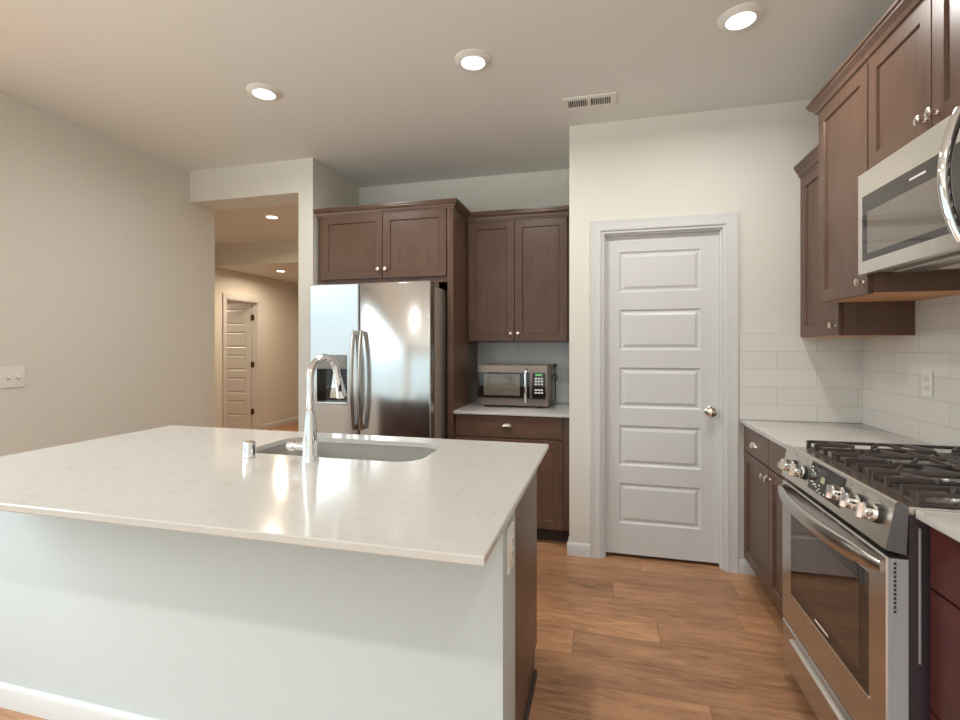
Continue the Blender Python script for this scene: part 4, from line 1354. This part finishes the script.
# burners and grates
GX0, GX1 = 0.790, 1.330
gz = 0.9268
burn = [(0.94, 1.595), (1.19, 1.595), (1.065, 1.845), (0.94, 2.095), (1.19, 2.095)]
for i, (x, y) in enumerate(burn):
    r = 0.050 if i != 2 else 0.058
    b = MB(); b.lathe([(0, 0), (r, 0), (r, 0.008), (r * 0.82, 0.012), (0, 0.012)], center=(x, y, gz), seg=28)
    bu = obj('burner', b, 'steel', rg)
    b = MB(); b.lathe([(0, 0.0122), (r * 0.72, 0.0122), (r * 0.76, 0.016), (r * 0.72, 0.0195), (0, 0.0205)], center=(x, y, gz), seg=28)
    obj('burner_cap', b, 'black', bu)
def grate(ya, yb):
    mb = MB()
    zt_ = 0.960
    w = 0.0052
    def bar(x0, y0, x1, y1, z0=zt_ - 0.011, z1=zt_, ww=w):
        d = Vector((x1 - x0, y1 - y0, 0)).normalized(); n = Vector((-d.y, d.x, 0)) * ww
        A = Vector((x0, y0, 0)); B = Vector((x1, y1, 0))
        lo = [A + n, A - n, B - n, B + n]
        n2 = n * 0.75
        hi = [A + n2, A - n2, B - n2, B + n2]
        mb.loops([[(p.x, p.y, z0) for p in lo], [(p.x, p.y, z1 - 0.003) for p in lo], [(p.x, p.y, z1) for p in hi]])
    # low perimeter rail
    zl0, zl1 = gz + 0.0002, gz + 0.006
    for x in (GX0, GX1):
        bar(x, ya, x, yb, zl0, zl1, 0.006)
    for y in (ya + 0.006, yb - 0.006):
        bar(GX0, y, GX1, y, zl0, zl1, 0.006)
    # posts carrying the fingers, front and back
    ym = (ya + yb) / 2
    ys = [ya + 0.010, ya + (yb - ya) * 0.34, ya + (yb - ya) * 0.66, yb - 0.010]
    for y in ys:
        for x, s in ((GX0, 1), (GX1, -1)):
            mb.box(x - 0.007, x + 0.007, y - 0.0070, y + 0.0070, zl0, zt_ - 0.001, 0.003)
    # outer bars along x, middle bar along y, fingers towards each burner
    for y in (ys[0], ys[3]):
        bar(GX0, y, GX1, y)
    for y in (ys[1], ys[2]):
        bar(GX0, y, GX0 + 0.100, y); bar(GX1, y, GX1 - 0.100, y)
    xm = (GX0 + GX1) / 2
    bar(xm, ys[0], xm, ys[3])
    for xc, s in ((0.94, 1), (1.19, -1)):
        for y, q in ((ys[0], 1), (ys[3], -1)):
            bar(xc - 0.085, y, xc - 0.030, ym - q * 0.030)
            bar(xc + 0.085, y, xc + 0.030, ym - q * 0.030)
    bar(xm - 0.09, ym, xm + 0.09, ym)
    return mb
gw = (RY1 - RY0 - 0.030) / 3
for i in range(3):
    a = RY0 + 0.015 + gw * i
    obj('grate', grate(a + 0.0015, a + gw - 0.0015), 'iron', rg, label='black cast iron grate')

# ------------------------------------------------------------------ right upper cabinets
k0 = 1.088
ca = thing('upper_cabinet', 'narrow dark wall cabinet in the corner beside the pantry wall', 'cabinet', (1.24, 2.91, 1.386))
b = MB(); b.box(k0 + 0.021, XR - 0.010, 2.672, YD - 0.003, 1.386, 2.292, 0.001)
obj('cabinet_body', b, 'wood', ca)
b = MB(); b.box(k0 + 0.001, XR - 0.010, 2.674, YD - 0.004, 1.3845, 1.3859)
obj('unfinished_bottom', b, 'wood_raw', ca, label='orange unfinished underside')
d = obj('door', shaker(2.680, YD - 0.006, 1.388, 2.286, map_x(k0), rail=0.055), 'wood', ca)
fitting('knob_x', 'knob', (k0, 2.712, 1.436), d)
obj('crown_moulding', crown([(k0 + 0.005, 2.6715), (k0 + 0.005, YD - 0.001)], 2.288, 1, k=0.85, kz=1.05), 'wood_h', ca, angle=20)

k1 = 1.000
cb = thing('upper_cabinet', 'taller deeper dark wall cabinet between the corner cabinet and over-range microwave', 'cabinet', (1.21, 2.44, 1.545))
b = MB(); b.box(k1 + 0.021, XR - 0.010, 2.219, 2.6705, 1.545, 2.462, 0.001)
obj('cabinet_body', b, 'wood', cb)
b = MB(); b.box(k1 + 0.022, XR - 0.010, 2.221, 2.669, 1.5435, 1.5449)
obj('unfinished_bottom', b, 'wood_raw', cb, label='orange unfinished underside')
d = obj('door', shaker(2.223, 2.668, 1.541, 2.448, map_x(k1), rail=0.055), 'wood', cb)
fitting('knob_x', 'knob', (k1, 2.250, 1.590), d)

cc = thing('upper_cabinet', 'dark two door wall cabinet above the over-range microwave', 'cabinet', (1.21, 1.84, 2.025))
b = MB(); b.box(k1 + 0.021, XR - 0.010, 1.458, 2.2175, 2.014, 2.462, 0.001)
obj('cabinet_body', b, 'wood', cc)
mm_ = 1.836
for a, c, ky in ((mm_ + 0.002, 2.214, mm_ + 0.028), (1.462, mm_ - 0.002, mm_ - 0.028)):
    d = obj('door', shaker(a, c, 2.018, 2.448, map_x(k1), rail=0.055), 'wood', cc)
    fitting('knob_x', 'knob', (k1, ky, 2.062), d)
obj('crown_moulding', crown([(k1 + 0.005, 2.2185), (k1 + 0.005, 2.672), (XR - 0.012, 2.672)], 2.444, 1, k=1.0, kz=0.95), 'wood_h', cb, angle=20)
obj('crown_moulding', crown([(k1 + 0.005, 1.4575), (k1 + 0.005, 2.2180)], 2.444, 1, k=1.0, kz=0.95), 'wood_h', cc, angle=20)
cd = thing('upper_cabinet', 'dark wall cabinet at the right edge beyond the over-range microwave', 'cabinet', (1.21, 1.28, 1.545))
b = MB(); b.box(k1 + 0.021, XR - 0.010, 1.10, 1.452, 1.545, 2.462, 0.001)
obj('cabinet_body', b, 'wood', cd)
d = obj('door', shaker(1.104, 1.450, 1.541, 2.448, map_x(k1), rail=0.055), 'wood', cd)
fitting('knob_x', 'knob', (k1, 1.132, 1.590), d)
obj('crown_moulding', crown([(k1 + 0.005, 1.10), (k1 + 0.005, 1.4570)], 2.444, 1, k=1.0, kz=0.95), 'wood_h', cd, angle=20)

# over-range microwave
om = thing('range_hood_microwave', 'stainless over-range microwave with a large bowed handle above the gas range', 'microwave', (1.18, 1.836, 1.612))
ox = 0.965
b = MB(); b.box(ox + 0.032, XR - 0.010, 1.462, 2.212, 1.622, 2.008, 0.003)
obj('microwave_body', b, 'steel_side', om)
b = MB(); b.box(ox, ox + 0.031, 1.632, 2.213, 1.612, 2.000, 0.003)
odr = obj('microwave_door', b, 'steel_light', om)
b = MB(); b.box(ox, ox + 0.031, 1.461, 1.630, 1.612, 2.000, 0.003)
ocp = obj('control_panel', b, 'black_glass', om)
for r_ in range(6):
    for c_ in range(3):
        b = MB(); b.box(ox - 0.0008, ox - 0.0001, 1.485 + c_ * 0.042, 1.510 + c_ * 0.042, 1.66 + r_ * 0.036, 1.672 + r_ * 0.036)
        obj('key', b, 'grey_plastic', ocp)
b = MB(); b.box(ox - 0.0015, ox + 0.004, 1.640, 2.178, 1.660, 1.908, 0.0008, 1)
og = obj('door_glass', b, 'oven_glass', odr, label='dark door glass')
b = MB(); b.box(ox - 0.0022, ox - 0.0015, 1.700, 2.140, 1.684, 1.842)
obj('inner_window', b, 'mw_inner', odr)
b = MB(); b.box(ox - 0.0026, ox - 0.0015, 1.795, 1.878, 1.872, 1.879)
obj('maker_badge', b, 'mark', odr)
pp = []
for i in range(29):
    s_ = i / 28
    pp.append((ox - 0.012 - 0.040 * math.sin(PI * s_) ** 0.85, 1.622, 1.626 + 0.362 * s_))
b = MB(); b.tube(pp, 0.0125, seg=20, up=(0, 1, 0), flat=(1.2, 0.9))
for z in (1.636, 1.975):
    b.box(ox - 0.018, ox - 0.0002, 1.612, 1.632, z - 0.012, z + 0.012, 0.004)
obj('handle', b, 'chrome', odr, label='large bowed chrome handle')
b = MB()
b.box(ox + 0.075, ox + 0.165, 1.50, 2.12, 1.606, 1.6218, 0.004)
obj('grease_filter', b, 'steel', om)
b = MB(); b.box(ox + 0.20, ox + 0.36, 1.52, 2.10, 1.612, 1.6218, 0.003)
obj('hood_light_cover', b, 'white_plastic', om)
